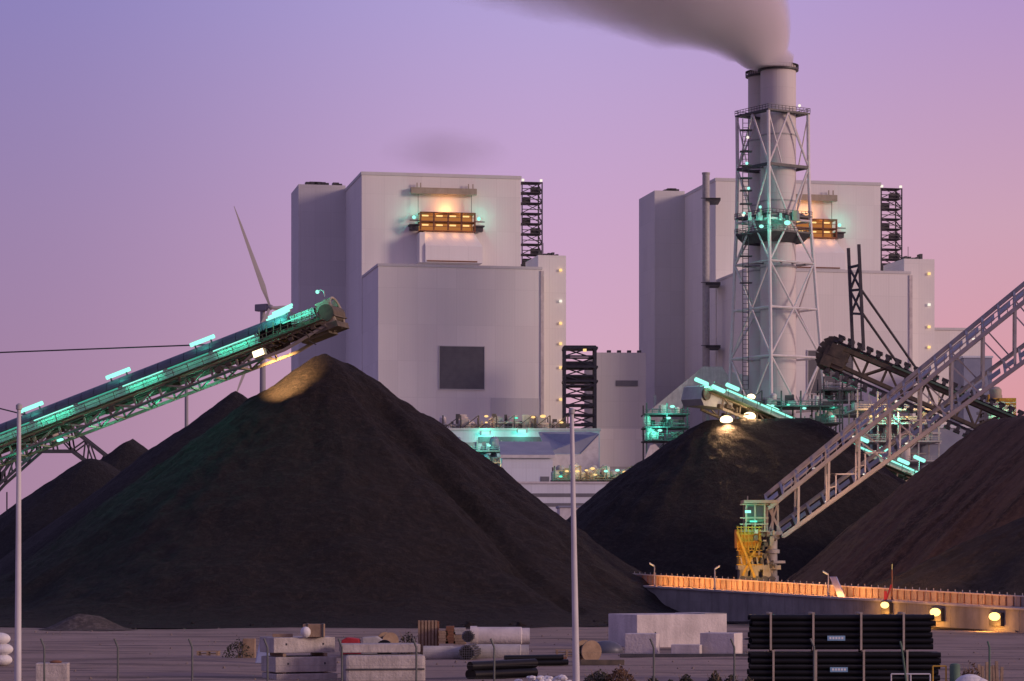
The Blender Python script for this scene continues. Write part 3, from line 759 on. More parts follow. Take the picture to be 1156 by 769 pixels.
# ------------------------------------------------------------------ power station
class LF:
    """local frame of a building: a along the front, b back, z up; solves a / z for photo columns and rows"""
    def __init__(s, px, Y, rot): s.O = G(px, Y); s.c, s.s = math.cos(rot), math.sin(rot)
    def __call__(s, a, b, z): return V(s.O.x+a*s.c-b*s.s, s.O.y+a*s.s+b*s.c, z)
    def a(s, px, b=0): k = px-CX; return (k*(s.O.y+b*s.c) - F*(s.O.x-b*s.s))/(F*s.c-k*s.s)
    def z(s, py, a=0, b=0): return CH+(HY-py)/F*(s.O.y+a*s.s+b*s.c)
def stair_lattice(mb, f, a0,a1,b0,b1,z0,z1,n,w):
    for a_ in (a0,a1):
        for b_ in (b0,b1): mb.bar(f(a_,b_,z0), f(a_,b_,z1), w*1.5)
    for i in range(n+1):
        z = z0+(z1-z0)*i/n
        mb.mbox(f, a0-.2,a1+.2,b0,b1,z-.09,z+.09)
        if i < n:
            zz = z0+(z1-z0)*(i+1)/n
            if i % 3 != 1: mb.mbox(f, a0+(a1-a0)*(.5 if i%2 else .1), a0+(a1-a0)*(.95 if i%2 else .45), b0+1, b0+3, z+.1, z+1.9)
            p, q = (a0,a1) if i%2 else (a1,a0)
            mb.bar(f(p,b0,z), f(q,b0,zz), w); mb.bar(f(q,b0,z+.3), f(p,b0,zz), w*.7)
            mb.bar(f(a1,b0,z), f(a1,b1,zz), w); mb.mbox(f, a0,a1,b0-.05,b0+.05,z+1.0,z+1.25)
    return mb
def boiler_house(px0, Y0, label, pxs):
    f = LF(px0, Y0, ROT); base = f(20,30,0)
    root = thing('boiler_house', base, label, 'power station', 'twin boiler houses of the power station')
    (xa0, xa1, ya), (xb1, yb), (xc1, yc), (xd1, yd) = pxs
    # front block
    ac, zc = f.a(xc1), f.z(yc)
    def sh(mb, a0,a1,b0,b1,z1): return mb.mbox(f, a0,a1,b0,b1,0,z1)
    sh(MB(), 0, ac, 0, 34.9, zc).build('front_block', 'clad', root)
    # tall block behind
    bb = 35; ab = f.a(xb1, bb); zb = f.z(yb, 0, bb)
    m = MB(); sh(m, -.25, ab, bb, 80, zb); m.build('tall_block', 'clad', root)
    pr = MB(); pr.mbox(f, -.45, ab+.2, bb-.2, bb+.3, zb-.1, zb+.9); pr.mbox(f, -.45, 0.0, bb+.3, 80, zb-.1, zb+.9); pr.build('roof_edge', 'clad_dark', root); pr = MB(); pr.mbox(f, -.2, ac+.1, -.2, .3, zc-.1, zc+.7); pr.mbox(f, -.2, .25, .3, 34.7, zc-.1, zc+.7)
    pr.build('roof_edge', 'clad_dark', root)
    # lower block at the left rear
    ba = 74; a0 = f.a(xa0, ba); za = f.z(ya, a0, ba)
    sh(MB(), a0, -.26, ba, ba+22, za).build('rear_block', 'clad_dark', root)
    cl = MB(); rnd = random.Random(int(px0))
    for i in range(7):
        x = a0+2+rnd.uniform(0, -a0-5); cl.mbox(f, x, x+rnd.uniform(1,3), ba+1, ba+4, za, za+rnd.uniform(.4,1.3))
    cl.build('roof_unit', 'steel_dark', root)
    # stair tower with a column of lamps
    ad = f.a(xd1, 6); zd = f.z(yd, ac, 6)
    sh(MB(), ac+.01, ad, 6, 26, zd).build('stair_tower', 'clad', root)
    MB().mbox(f, ac-.5, ac+.5, -.35, -.003, 0, zc-.5).build('downpipe', 'concrete_pale', root)
    for y in (305, 340, 365, 388, 415, 451, 476):
        yy = y + (yd-288); a_ = f.a(xd1-6, 5.6); z = f.z(yy, a_, 5.6)
        MB().mbox(f, a_-.36, a_+.36, 5.3, 5.98, z-.36, z+.36).build('lamp', 'amber' if y not in (340,) else 'white_lamp', root)
    ru = MB()
    for i in range(5):
        x = ac+1+i*1.25; ru.mbox(f, x, x+.8, 8, 11, zd, zd+rnd.uniform(.5,2.0))
    ru.bar(f(ac+2,8,zd), f(ac+2,8,zd+4), .15); ru.build('roof_unit', 'steel_dark', root)
    # open steel stair between tall block and stair tower
    e0, e1 = ab+.6, f.a(xb1+24, 36)
    stair_lattice(MB(), f, e0, e1, 36, 42, zc-1, f.z(yb+9, e1, 36), 10, .27).build('steel_stair', 'steel_dark', root)
    for k in (0,1):
        MB().mbox(f, e0+k*(e1-e0-.6), e0+k*(e1-e0-.6)+.7, 36, 36.7, f.z(yb+8,e1,36), f.z(yb+5.5,e1,36)).build('lamp', 'white_lamp', root)
    # louvre
    l0, l1 = f.a(px0+69), f.a(px0+119.5)
    lv = MB(); z0, z1 = f.z(439, l0)+f.z(0)*0, f.z(391, l0)
    dz = -(yc-300)/F*Y0; z0 += dz; z1 += dz
    lv.mbox(f, l0, l1, -.12, -.003, z0, z1)
    for i in range(22): z = z0+(z1-z0)*(i+.25)/22; lv.mbox(f, l0+.15, l1-.15, -.3, -.125, z, z+.25)
    lv.build('louvre', 'louvre', root)
    lf = MB()
    for q0, q1, w0, w1 in ((l0-.25,l1+.25,z0-.25,z0),(l0-.25,l1+.25,z1,z1+.25),(l0-.25,l0,z0,z1),(l1,l1+.25,z0,z1)): lf.mbox(f, q0, q1, -.36, -.004, w0, w1)
    lf.build('louvre_frame', 'clad_dark', root)
    # slightly darker cladding patch low down
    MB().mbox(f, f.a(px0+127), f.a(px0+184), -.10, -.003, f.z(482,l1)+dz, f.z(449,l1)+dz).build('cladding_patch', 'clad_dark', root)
    # lit platform, beam and hood on the tall block
    D = xb1-588; yo = yb-197
    A = lambda x: f.a(x+D, bb)
    Z = lambda y: f.z(y+yo, A(505), bb)
    bm_ = MB(); bm_.mbox(f, A(463), A(537), bb-2.2, bb-.8, Z(220.5), Z(213.5))
    for x in (470, 474, 528, 533): bm_.mbox(f, A(x)-.15, A(x)+.15, bb-1.6, bb-1.3, Z(213), Z(208))
    for x in (467, 533): bm_.mbox(f, A(x)-.3, A(x)+.3, bb-2, bb-.003, Z(219), Z(216))
    bm_.build('crane_beam', 'beige', root)
    for x in (471, 531): MB().mbox(f, A(x)-.07, A(x)+.07, bb-1.9, bb-1.75, Z(262), Z(220.6)).build('hanger', 'steel_dark', root)
    pf = MB()
    for y in (262.5, 252, 242): pf.mbox(f, A(472), A(534), bb-5, bb-.01, Z(y+1.1), Z(y))
    for x in (472, 487, 503, 518, 533): pf.mbox(f, A(x)-.25, A(x)+.25, bb-5.0, bb-4.6, Z(262), Z(242))
    for y in (258, 247.5): pf.mbox(f, A(472), A(534), bb-5.0, bb-4.85, Z(y+.6), Z(y))
    pf.build('platform', 'rust', root)
    MB().mbox(f, A(472)+.3, A(534)-.3, bb-.6, bb-.02, Z(261.4), Z(243)).build('glow_bay', 'glow_bay', root)  # back panel made to glow, in place of lamplight falling on it
    for y in (244.6, 255):
        for x in (479, 495, 510, 525):
            MB().mbox(f, A(x)-1.0, A(x)+1.0, bb-2.1, bb-1.7, Z(y+1.2), Z(y-.4)).build('lamp', 'amber', root)
    light(root, 'AREA', f((A(472)+A(534))/2, bb-3.2, Z(241)), 520, (1,.42,.12), 14, f((A(472)+A(534))/2, bb-.5, Z(226))).data.shape = 'RECTANGLE'
    bpy.data.lights[-1].size_y = .5
    light(root, 'POINT', f(A(490), bb-3.2, Z(248)), 420, (1,.45,.12), .5); light(root, 'POINT', f(A(518), bb-3.2, Z(248)), 420, (1,.5,.14), .5)
    for x in (480, 495, 511, 526): light(root, 'POINT', f(A(x), bb-6.3, Z(266)), 85, (1,.42,.12), .5)
    for x in (466, 539):
        pd = MB(); pd.mbox(f, A(x)-1.6, A(x)+1.6, bb-4, bb-.01, Z(257), Z(255.5)); pd.mbox(f, A(x)-1.2, A(x)+1.2, bb-3.4, bb-.6, Z(262), Z(257))
        pd.mbox(f, A(x)-1.6, A(x)+1.6, bb-4, bb-3.85, Z(252), Z(251)); pd.build('side_platform', 'steel_dark', root)
        MB().ball(f(A(x), bb-2.5, Z(247.5)), .6, 8).build('lamp', 'cyan_hot', root, True)
        light(root, 'POINT', f(A(x)+.1, bb-3.2, Z(247)), 700, CY, .5)
    hd = MB()                                     # flared hood under the platform
    prof = [(bb-.01, 264, 0), (bb-4.2, 264, 0), (bb-7.5, 281, 1), (bb-7.5, 299.5, 1), (bb-.01, 299.5, 1)]
    hd.add([f(A(476), b_, Z(y)) for b_, y, q in prof]+[f(A(532+8*q), b_, Z(y)) for b_, y, q in prof], [(0,1,2,3,4),(9,8,7,6,5)]+[(i,(i+1)%5,(i+1)%5+5,i+5) for i in range(5)])
    hd.mbox(f, A(472)-.6, A(476)-.01, bb-6.8, bb-.02, Z(299.5), Z(266))
    hd.build('vent_hood', 'clad', root)
    MB().mbox(f, A(476)+.5, A(534), bb-7.75, bb-7.52, Z(298.7), Z(297.4)).build('hood_pipe', 'rust', root)
    return f, root
fu1, _ = boiler_house(427, 800, 'left boiler house, pale block with a dark square louvre above the coal pile', ((337,391,208),(588,197),(612,300),(639,288)))
fu2, _ = boiler_house(843, 818, 'right boiler house, pale block partly hidden by the lattice chimney', ((739,800,215),(994,204),(1028,305),(1055,292)))

def chimney():
    Y = 752; k = Y/F; c = G(875, Y)
    root = thing('chimney_stack', c, 'tall grey twin-flue chimney inside a white lattice tower with a smoking top', 'chimney')
    z = lambda y: CH+(HY-y)*k
    for (px, r_, yt, dy) in ((878.5, 20, 75, 0), (860, 15.5, 82, 9.8)):
        kk = (Y+6+dy)/F; cc = V((px-CX)*kk, Y+6+dy, 0); r = r_*kk; zt = CH+(HY-yt)*kk
        fl = MB().lathe(cc, [(r,0),(r,zt),(r*.93,zt),(r*.93,zt-3)], 40).build('flue', 'flue', root, True)
        rp = MB()
        rp.lathe(cc, [(r+.02,zt-1.5),(r+.75,zt-1.4),(r+.75,zt-.95),(r+.02,zt-.9)], 40)
        for i in range(40):
            a_ = 2*math.pi*i/40; p = cc+V((r+.7)*math.cos(a_),(r+.7)*math.sin(a_),zt-1.0); rp.bar(p, p+V(0,0,1.2), .14)
        rp.lathe(cc, [(r+.66,zt+.1),(r+.76,zt+.1),(r+.76,zt+.22),(r+.66,zt+.22)], 40)
        rp.build('rim_platform', 'steel_dark', fl)
        for y in (150, 225, 300, 348, 403):
            MB().lathe(cc, [(r+.01,z(y)-.2),(r+.16,z(y)-.2),(r+.16,z(y)+.2),(r+.01,z(y)+.2)], 40).build('stiffening_band', 'steel', fl)
    lv = [(127,40.5,872),(187,40.5,872.5),(248,42,873),(296,45,874),(348,48,875),(403,51.5,876),(462,55,877)]
    ang = [math.radians(d) for d in (258, 348, 78, 168)]
    def node(i, j): y, hd, cx = lv[i]; return V((cx-CX)*(Y+6)/F+hd*k*math.cos(ang[j]), Y+6+hd*k*math.sin(ang[j]), z(y))
    fr = MB()
    for j in range(4):
        for i in range(len(lv)-1):
            a_, b_ = node(i,j), node(i+1,j)
            fr.tube(a_, b_, .5, 8)
            c_, d_ = node(i,(j+1)%4), node(i+1,(j+1)%4)
            mid_b, mid_t = b_.lerp(d_, .5), a_.lerp(c_, .5)
            if i in (0,): fr.tube(mid_t, b_, .29, 6); fr.tube(mid_t, d_, .29, 6); fr.tube(a_, b_.lerp(d_,.33), .2, 5)
            elif i % 2: fr.tube(a_, mid_b, .29, 6); fr.tube(c_, mid_b, .29, 6)
            else: fr.tube(mid_t, b_, .29, 6); fr.tube(mid_t, d_, .29, 6)
            fr.tube(b_, d_, .33, 6)
        fr.tube(node(6,j), V(node(6,j).x, node(6,j).y, 0), .5, 8)
    fr.build('lattice_tower', 'steel_pink', root, True)
    for li, hgt, nm in ((0, 1.3, 'top_platform'), (2, 1.3, 'service_platform')):
        mb = MB(); e = 1.06
        for zz in ((0,) if li == 0 else (0.9, -3.6)):
            pts = [node(li,j) for j in range(4)]; cen = sum(pts, V(0,0,0))/4
            pts = [cen+(p-cen)*e+V(0,0,zz) for p in pts]
            for q, p in enumerate(pts):
                nx = pts[(q+1)%4]; inn = lambda v: cen+(v-cen)*.74+V(0,0,zz)
                mb.add([p, nx, inn(nx)*1, inn(p)*1]+[v+V(0,0,.5) for v in (p, nx, inn(nx), inn(p))], [(3,2,1,0),(4,5,6,7),(0,1,5,4),(1,2,6,5),(2,3,7,6),(3,0,4,7)])
                for h in (1.1,1.7): mb.bar(p+V(0,0,h), nx+V(0,0,h), .14)
                for t_ in range(12): mb.bar(p.lerp(nx,t_/12)+V(0,0,.5), p.lerp(nx,t_/12)+V(0,0,1.7), .12)
        mb.build(nm, 'steel_dark', root)
    for li in (1,3):
        ring = MB()
        pts = [node(li,j) for j in range(4)]; cen = sum(pts, V(0,0,0))/4
        for q in range(4):
            mb2 = ring; p, nx = pts[q], pts[(q+1)%4]; mb2.bar(p.lerp(nx,.2), cen.lerp(p.lerp(nx,.5),.5), .3); mb2.bar(p.lerp(nx,.8), cen.lerp(p.lerp(nx,.5),.5), .3); mb2.bar(p.lerp(nx,.0), nx, .8 if li==1 else .45)
        ring.build('ring_beam', 'steel_dark', root)
    # access ladder with lamps on the left side
    ld = MB(); xl = (838-CX)*k
    for dx in (0,1.6): ld.bar(V(xl+dx,Y-1.5,z(440)), V(xl+dx,Y-1.5,z(135)), .22)
    for i in range(60): zz = z(440)+(z(135)-z(440))*i/60; ld.bar(V(xl,Y-1.5,zz), V(xl+1.6,Y-1.5,zz), .14)
    for y in (148,172,188,202,216,231,265,290,320): ld.box(xl-.8,xl+2.6,Y-2.6,Y-.2,z(y)-.15,z(y)+.1)
    ld.build('access_ladder', 'steel_dark', root)
    for x,y,mt in ((842,159,'white_lamp'),(841,188,'cyan_hot'),(843,216,'cyan_hot'),(837,246,'white_lamp'),(856,237,'cyan_hot'),(900,123.5,'white_lamp'),(838,244,'cyan_hot')):
        p = V((x-CX)*k, Y-6, z(y)); MB().ball(p, .42, 8).build('lamp', mt, root, True)
        if mt != 'white_lamp': light(root, 'POINT', p+V(.4,-.8,0), 130, CY, .4)
    for x,y in ((886,255),(857,259)):
        p = V((x-CX)*k, Y-6.8, z(y)); MB().ball(p, .7 if x>870 else .5, 8, (1.3,1,1)).build('lamp', 'cyan_hot', root, True)
        light(root, 'POINT', p+V(0,-.9,.2), 700, CY, .6); light(root, 'POINT', p+V(-1,1.2,.6), 300, CY, .6)
    light(root, 'POINT', V((876-CX)*k, Y-6, z(459)), 250, CY, .6)
    # machines on the service deck
    rnd = random.Random(4)
    for i in range(16):
        x = (rnd.uniform(842,896)-CX)*k; h = rnd.uniform(1.2,3.2); w_ = rnd.uniform(.6,2); y0 = Y-4.4+i*.16; MB().box(x, x+w_, y0, y0+rnd.uniform(.3,1), z(251)+.02*i, z(251)+h).build('deck_equipment', rnd.choice(('steel','beige','steel_dark')), root)
    return z
chimney()

def pipe_flue():
    Y = 842; k = Y/F; x = (797-CX)*k; z = lambda y: CH+(HY-y)*k
    root = thing('vent_pipe', V(x,Y,0), 'slim dark grey vent pipe standing in front of the right boiler house', 'pipe')
    MB().lathe(V(x,Y,0), [(1.15,0),(1.15,z(197)),(1.3,z(197)+.05),(1.3,z(195)),(1.0,z(195))], 18).build('pipe', 'steel', root, True)
    for y in (226, 321, 392): b = MB(); b.box(x-.2, x+4.5, Y-1.6, Y+9, z(y)-.3, z(y)+.3); b.box(x-1.7,x+4.5,Y-1.9,Y-1.4,z(y)+.32,z(y)+.5); b.build('bracket', 'steel_dark', root)
pipe_flue()

# ------------------------------------------------------------------ low plant buildings between and in front of the boiler houses
def block(name, label, cat, px0, px1, ytop, Y, depth, mat, rot=0.0, ybot=None, group=None):
    f = LF(px0, Y, rot); root = thing(name, f(0,0,0), label, cat, group)
    a1, zt = f.a(px1), f.z(ytop)
    MB().mbox(f, 0, a1, 0, depth, 0 if ybot is None else f.z(ybot), zt).build('wall', mat, root)
    return f, root, a1, zt
f, r, a1, zt = block('link_building', 'plain grey block between the two boiler houses with a small dark vent', 'building', 672, 729, 398, 838, 40, 'clad_dark', .06)
MB().mbox(f, f.a(695), f.a(720), -.2, -.003, f.z(436), f.z(429.5)).build('vent', 'louvre', r)
MB().mbox(f, -.1, a1+.1, -.25, -.004, f.z(527), f.z(484)).build('base_cladding', 'clad', r)
mb = MB()
for i in range(4): mb.mbox(f, 4+i*3.2, 5.2+i*3.2, 2, 4, zt, zt+.9)
mb.build('roof_unit', 'steel_dark', r)
f, r, a1, zt = block('back_building', 'faint pale building behind the truss bridge, right of the right boiler house', 'building', 1052, 1108, 372, 870, 40, 'clad', .1)
MB().mbox(f, -.2, a1, -.3, .0, zt-.2, zt+.6).build('roof_edge', 'clad_dark', r)
# dark lattice stair tower
Y = 788; f = LF(637.5, Y, .02); r = thing('lattice_tower', f(4,3,0), 'dark steel lattice stair tower between the left boiler house and the grey block', 'tower')
a1 = f.a(672); mb = MB()
for a_ in (0,a1):
    for b_ in (0,8): mb.bar(f(a_,b_,0), f(a_,b_,f.z(391)), .85)
n = 9
for i in range(n+1):
    z0 = f.z(391+(490-391)*i/n); w_ = .5
    for p, q in (((0,0),(a1,0)),((a1,0),(a1,8)),((0,8),(a1,8)),((0,0),(0,8))): mb.bar(f(*p,z0), f(*q,z0), w_)
    if i < n:
        z1 = f.z(391+(490-391)*(i+1)/n)
        mb.bar(f(0,0,z0) if i%2 else f(a1,0,z0), f(a1,0,z1) if i%2 else f(0,0,z1), .36)
        mb.bar(f(0,8,z0) if i%2==0 else f(a1,8,z0), f(a1,8,z1) if i%2==0 else f(0,8,z1), .36)
mb.build('frame', 'steel_dark', r)
mb = MB()
for y in (392.5, 414, 430): mb.mbox(f, -.6, a1+.8, -.6, 8.6, f.z(y)-.35, f.z(y)+.25)
for y in (432, 416): mb.mbox(f, .4, a1-.4, 1, 7, f.z(y), f.z(y)+2.2)
for i in range(5):
    z0 = f.z(440+i*10); mb.mbox(f, a1*.55, a1-.6, 1, 6, z0, z0+.8)
mb.build('landing', 'steel_dark', r)
MB().mbox(f, a1*.6, a1*.6+1.0, -.5, -.2, f.z(397), f.z(394)).build('lamp', 'amber', r)

# long low hall
f, r, a1, zt = block('long_hall', 'long pale flat-roofed hall in front of the left boiler house, between the coal piles', 'building', 470, 677, 486, 745, 40, 'clad_low', .05)
MB().mbox(f, -.3, a1+.3, -.3, 40, zt, zt+.7).build('roof_edge', 'steel_white', r)
MB().mbox(f, f.a(540), f.a(625), -.15, -.003, f.z(500), f.z(493)).build('window_band', 'louvre', r)
light(r, 'POINT', f(f.a(548), -3, f.z(490)), 900, CY, .5); light(r, 'POINT', f(f.a(588), -3, f.z(490)), 700, CY, .5)
for x, y in ((548,489),(589,487)): MB().mbox(f, f.a(x)-1.1, f.a(x)+1.1, -1.0, -.4, f.z(y)-.4, f.z(y)+.5).build('lamp', 'cyan_hot', r)
# gabled sheds
def shed(label, px0, px1, yw, yr, Y, depth, pxr0, pxr1, mat='clad_low', roof='roof_blue'):
    """wall front px0-px1 topped at yw, roof plane rising back to a ridge at row yr"""
    f = LF(px0, Y, .04); root = thing('shed', f(0,0,0), label, 'shed', 'low sheds between the coal piles')
    a1, zw, zr = f.a(px1), f.z(yw), f.z(yr, 0, depth)
    MB().prism(lambda b_,z,a_: f(a_,b_,z), [(0,0),(0,zw),(depth,zr),(depth,0)], 0, a1).build('wall', mat, root)
    r0, r1 = f.a(pxr0, depth), f.a(pxr1, depth)
    rf = MB(); e = .35
    vs = [f(-.5,-.6,zw+.05), f(a1+.5,-.6,zw+.05), f(r1,depth,zr+.25), f(r0,depth,zr+.25)]
    rf.add(vs+[v+V(0,0,e) for v in vs], [(3,2,1,0),(4,5,6,7),(0,1,5,4),(1,2,6,5),(2,3,7,6),(3,0,4,7)])
    rf.build('roof', roof, root)
    MB().mbox(f, -.5, a1+.5, -.72, -.61, zw-.5, zw+.3).build('gutter', 'steel_white', root)
    return f, root
f, r = shed('shed with a blue-grey lean-to roof and pale wall above the left coal slope', 567, 624, 515, 501, 700, 16, 563, 620)
MB().mbox(f, f.a(610), f.a(620), -.1, -.003, 0, f.z(538)).build('door', 'louvre', r)
# big gable end facing the camera at an angle
f = LF(618, 712, .04); r = thing('shed', f(0,0,0), 'taller shed with blue-grey roof and white half gable below the dark lattice tower', 'shed', 'low sheds between the coal piles')
a0, am, a1 = 0, f.a(655), f.a(676)
MB().prism(lambda a_,z,b_: f(a_,b_,z), [(0,0),(0,f.z(513)),(am,f.z(513)),(a1,f.z(491)),(a1,0)], 0, 22).build('wall', 'steel_white', r)
rf = MB(); q = [f(a0-.2,-.25,f.z(513)+.1), f(am,-.25,f.z(513)+.1), f(a1,-.25,f.z(491)), f(f.a(672),20,f.z(489,0,20)), f(f.a(612),20,f.z(489,0,20))]
rf.add(q+[v+V(0,.3,.35) for v in q], [(0,1,2,3,4),(9,8,7,6,5)]+[(i,(i+1)%5,(i+1)%5+5,i+5) for i in range(5)]); rf.build('roof', 'roof_blue', r)
f, r, a1, zt = block('flat_shed', 'low pale flat-roofed building deep in the notch between the two coal piles', 'building', 575, 712, 546, 655, 30, 'clad_low', .03)
MB().mbox(f, -.3, a1+.3, -.3, 30, zt, zt+.5).build('roof_edge', 'steel_white', r)
MB().mbox(f, f.a(600), a1, -.12, -.003, f.z(561), f.z(557)).build('window_band', 'louvre', r)
MB().mbox(f, f.a(608), a1, -.1, -.003, f.z(572), f.z(568)).build('window_band', 'louvre', r)
f, r, a1, zt = block('pump_house', 'small white box building at the bottom of the notch between the coal piles', 'building', 632, 657, 573, 600, 14, 'steel_white', .03)
MB().mbox(f, f.a(646), f.a(650), -.1, -.003, 0, f.z(580)).build('door', 'louvre', r)
MB().mbox(f, -.3, a1+.3, -.3, 14, zt, zt+.4).build('roof', 'roof_blue', r)

# open process structures with decks, pipes, vessels and lamps
def process(name, label, px0, px1, ys, Y, depth, seed, lamps, clutter=30, mats=('steel_dark','steel','concrete_pale'), group='lit steel process structures', ground_=True, power=450):
    f = LF(px0, Y, .03); a1 = f.a(px1); root = thing(name, f(a1/2,depth/2,0 if ground_ else f.z(ys[-1])), label, 'process plant', group)
    rnd = random.Random(seed); k = Y/F
    fr = MB(); nb = max(2, int(a1/5))
    zb = 0 if ground_ else f.z(ys[-1])
    for i in range(nb+1):
        for b_ in (0, depth): fr.bar(f(a1*i/nb,b_,zb), f(a1*i/nb,b_,f.z(ys[0])), .4)
    for y in ys[1:] if len(ys) > 1 else ys: fr.mbox(f, -.6, a1+.6, -.8, depth+.6, f.z(y)-.25, f.z(y)+.15)
    for y in ys[1:]:
        z = f.z(y)
        for h in (.6,1.15): fr.bar(f(-.6,-.75,z+h), f(a1+.6,-.75,z+h), .12)
        for i in range(int(a1/1.6)): fr.bar(f(i*1.6,-.75,z), f(i*1.6,-.75,z+1.15), .1)
    for i in range(nb):
        j = rnd.randrange(len(ys)-1) if len(ys) > 1 else 0
        if len(ys) > 1: fr.bar(f(a1*i/nb,0,f.z(ys[j+1])), f(a1*(i+1)/nb,0,f.z(ys[j])), .25)
    fr.build('frame', mats[0], root)
    eq = MB(); pi_ = MB(); ve = MB()
    for i in range(clutter):
        y = rnd.choice(ys[1:] if len(ys) > 1 else ys); z = f.z(y)+.15; x = rnd.uniform(0, a1-1.5); b_ = rnd.uniform(.3, max(.5,depth-2))
        t_ = rnd.random()
        if t_ < .45: MB().mbox(f, x, x+rnd.uniform(.6,2.8), b_, b_+rnd.uniform(.6,2), z, z+rnd.uniform(.6,3.0)*(1 if ground_ else 1.5)).build('equipment', rnd.choice(mats), root)
        elif t_ < .75:
            h = rnd.uniform(.4,2.2); pi_ = MB(); pi_.tube(f(x,b_,z+h), f(min(a1,x+rnd.uniform(3,9)),b_,z+h), rnd.uniform(.12,.3), 7); pi_.tube(f(x,b_,z), f(x,b_,z+h+rnd.uniform(0,1.5)), .18, 7); pi_.build('pipework', mats[1], root, True)
        else:
            rr = rnd.uniform(.5,1.3); hh = rnd.uniform(1.5,3.6); MB().lathe(f(x,b_,z), [(rr*.9,0),(rr,.15),(rr,hh),(rr*.6,hh+rr*.4),(rr*.1,hh+rr*.5)], 12).build('vessel', mats[2], root, True)
    for x, y, mt, s_ in lamps:
        p = P(x, y, Y-2.4); MB().ball(p, (.25+s_*.9)*k*1.5, 8, (1.4,.8,.75)).build('lamp', mt, root, True)
        col = CY if 'cyan' in mt else ((1,.55,.18) if mt != 'white_lamp' else (1,.9,.75))
        light(root, 'POINT', p+V(0,-.5,.6), power*s_, col, .4)
    return root
process('process_deck', 'lit rooftop machinery row with orange lamps on the long pale hall', 500, 641, (469,484.5), 752, 14, 11,
    ((549,470,'amber',1),(549,477,'amber',.6),(583,472,'cyan',.8),(602,471,'amber',1),(613,470,'amber',1.5),(634,477,'amber',.8),(589,488,'cyan',.7)), 60, ground_=False)
process('process_tower', 'green-lit open steel decks at the left foot of the right boiler house', 730, 776, (455,467,482,497,520), 740, 12, 12,
    ((759,459,'cyan_hot',1.3),(755,472,'cyan_hot',1.1),(745,486,'cyan_hot',1.2),(738,489,'cyan',.8)), 40, power=1500)
process('process_deck', 'teal-lit blue-grey machinery stack left of the lean-to shed', 512, 566, (497,509,522,536,552), 716, 10, 21,
    ((531,506,'cyan',.9),(552,503,'cyan_hot',.9),(545,520,'cyan',.7),(560,531,'amber',.7)), 70, ('steel','clad_low','roof_blue'), power=420)
process('conveyor_station', 'low machinery row with bright orange and green lamps above the flat-roofed building', 626, 714, (526,541.5), 668, 10, 13,
    ((640,532,'amber',.9),(652,532,'amber',1),(662,531,'amber',.8),(669,529,'amber',1.1),(672,536,'amber',.8),(684,532,'cyan_hot',1),(697,531,'cyan_hot',1.1),(705,533,'amber',1),(633,538,'cyan',.9)), 60, ('steel_dark','beige','steel'))
process('chimney_plinth', 'green-lit railed deck at the foot of the lattice chimney', 838, 948, (441,458,477,500), 722, 16, 14,
    ((872,458,'cyan_hot',.9),(908,461,'cyan_hot',1.0),(890,457,'cyan',.8),(940,470,'cyan',.8)), 50, power=420)
process('process_tower', 'stepped dark steel decks with green lamps right of the lattice chimney', 930, 972, (425,440,452,468,500), 735, 12, 15,
    ((940,471,'cyan_hot',.7),(936,459,'cyan',.6)), 36, power=420)
process('process_tower', 'pale steel racks with orange and green lamps seen through the truss bridge', 968, 1060, (440,462,478,498,520), 690, 14, 16,
    ((1010,473,'cyan_hot',1.2),(1013,478,'cyan_hot',.8),(1023,471,'amber',1.0),(1046,470,'amber',1.3),(1000,462,'amber',.9),(984,470,'amber',1.0)), 60, ('steel','steel','concrete_pale'), power=900)
process('process_tower', 'yellow-green lit steel structure above the crest of the brownish coal pile', 1119, 1142, (456,463,471,482,500), 420, 8, 17,
    ((1127,470,'cyan_hot',1.2),(1135,472,'white_lamp',.7)), 40, ('beige','yellow','beige'), power=260)
f, r, a1, zt = block('blue_hall', 'low bluish hall behind the truss bridge and coal slopes', 'building', 985, 1112, 483, 705, 30, 'roof_blue', .05)
MB().mbox(f, -.4, a1+.4, -.3, 30, zt, zt+.9).build('roof_edge', 'clad_low', r)
mb = MB()
for y in (490, 501): mb.mbox(f, f.a(1030), f.a(1062), -.4, -.003, f.z(y), f.z(y-2.2))
mb.build('white_band', 'steel_white', r)
f, r, a1, zt = block('blue_hall', 'small blue-grey gabled block under the pink sky behind the truss bridge', 'building', 1088, 1120, 404, 800, 20, 'roof_blue', .05)
MB().mbox(f, -.3, a1+.3, -.3, 20, zt, zt+.6).build('roof_edge', 'clad_low', r)
# pale inclined conveyor gallery at the foot of the right boiler house
Y = 765; f = LF(726, Y, 0); r = thing('inclined_gallery', f(0,0,0), 'pale closed conveyor gallery sloping up to a hopper left of the chimney foot', 'conveyor')
z = f.z
MB().prism(lambda a_,zz,b_: f(a_,b_,zz), [(f.a(726),z(470)),(f.a(785),z(421)),(f.a(793),z(414)),(f.a(815),z(414)),(f.a(822),z(424)),(f.a(822),z(442)),(f.a(790),z(446)),(f.a(726),z(492))], 0, 8).build('gallery', 'concrete_pale', r)
MB().prism(lambda a_,zz,b_: f(a_,b_,zz), [(f.a(824),z(419)),(f.a(866),z(428)),(f.a(866),z(446)),(f.a(824),z(446))], 2, 10).build('hopper_house', 'clad', r)
mb = MB()
for x in (740,770,800,850): mb.bar(f(f.a(x),4,0), f(f.a(x),4,z(445)), .8)
mb.build('support_leg', 'steel', r)
MB().prism(lambda a_,zz,b_: f(a_,b_,zz), [(f.a(716),z(528)),(f.a(722),z(513)),(f.a(727),z(512)),(f.a(745),z(530)),(f.a(745),z(560)),(f.a(708),z(545))], -60, -54).build('transfer_chute', 'concrete_pale', r)

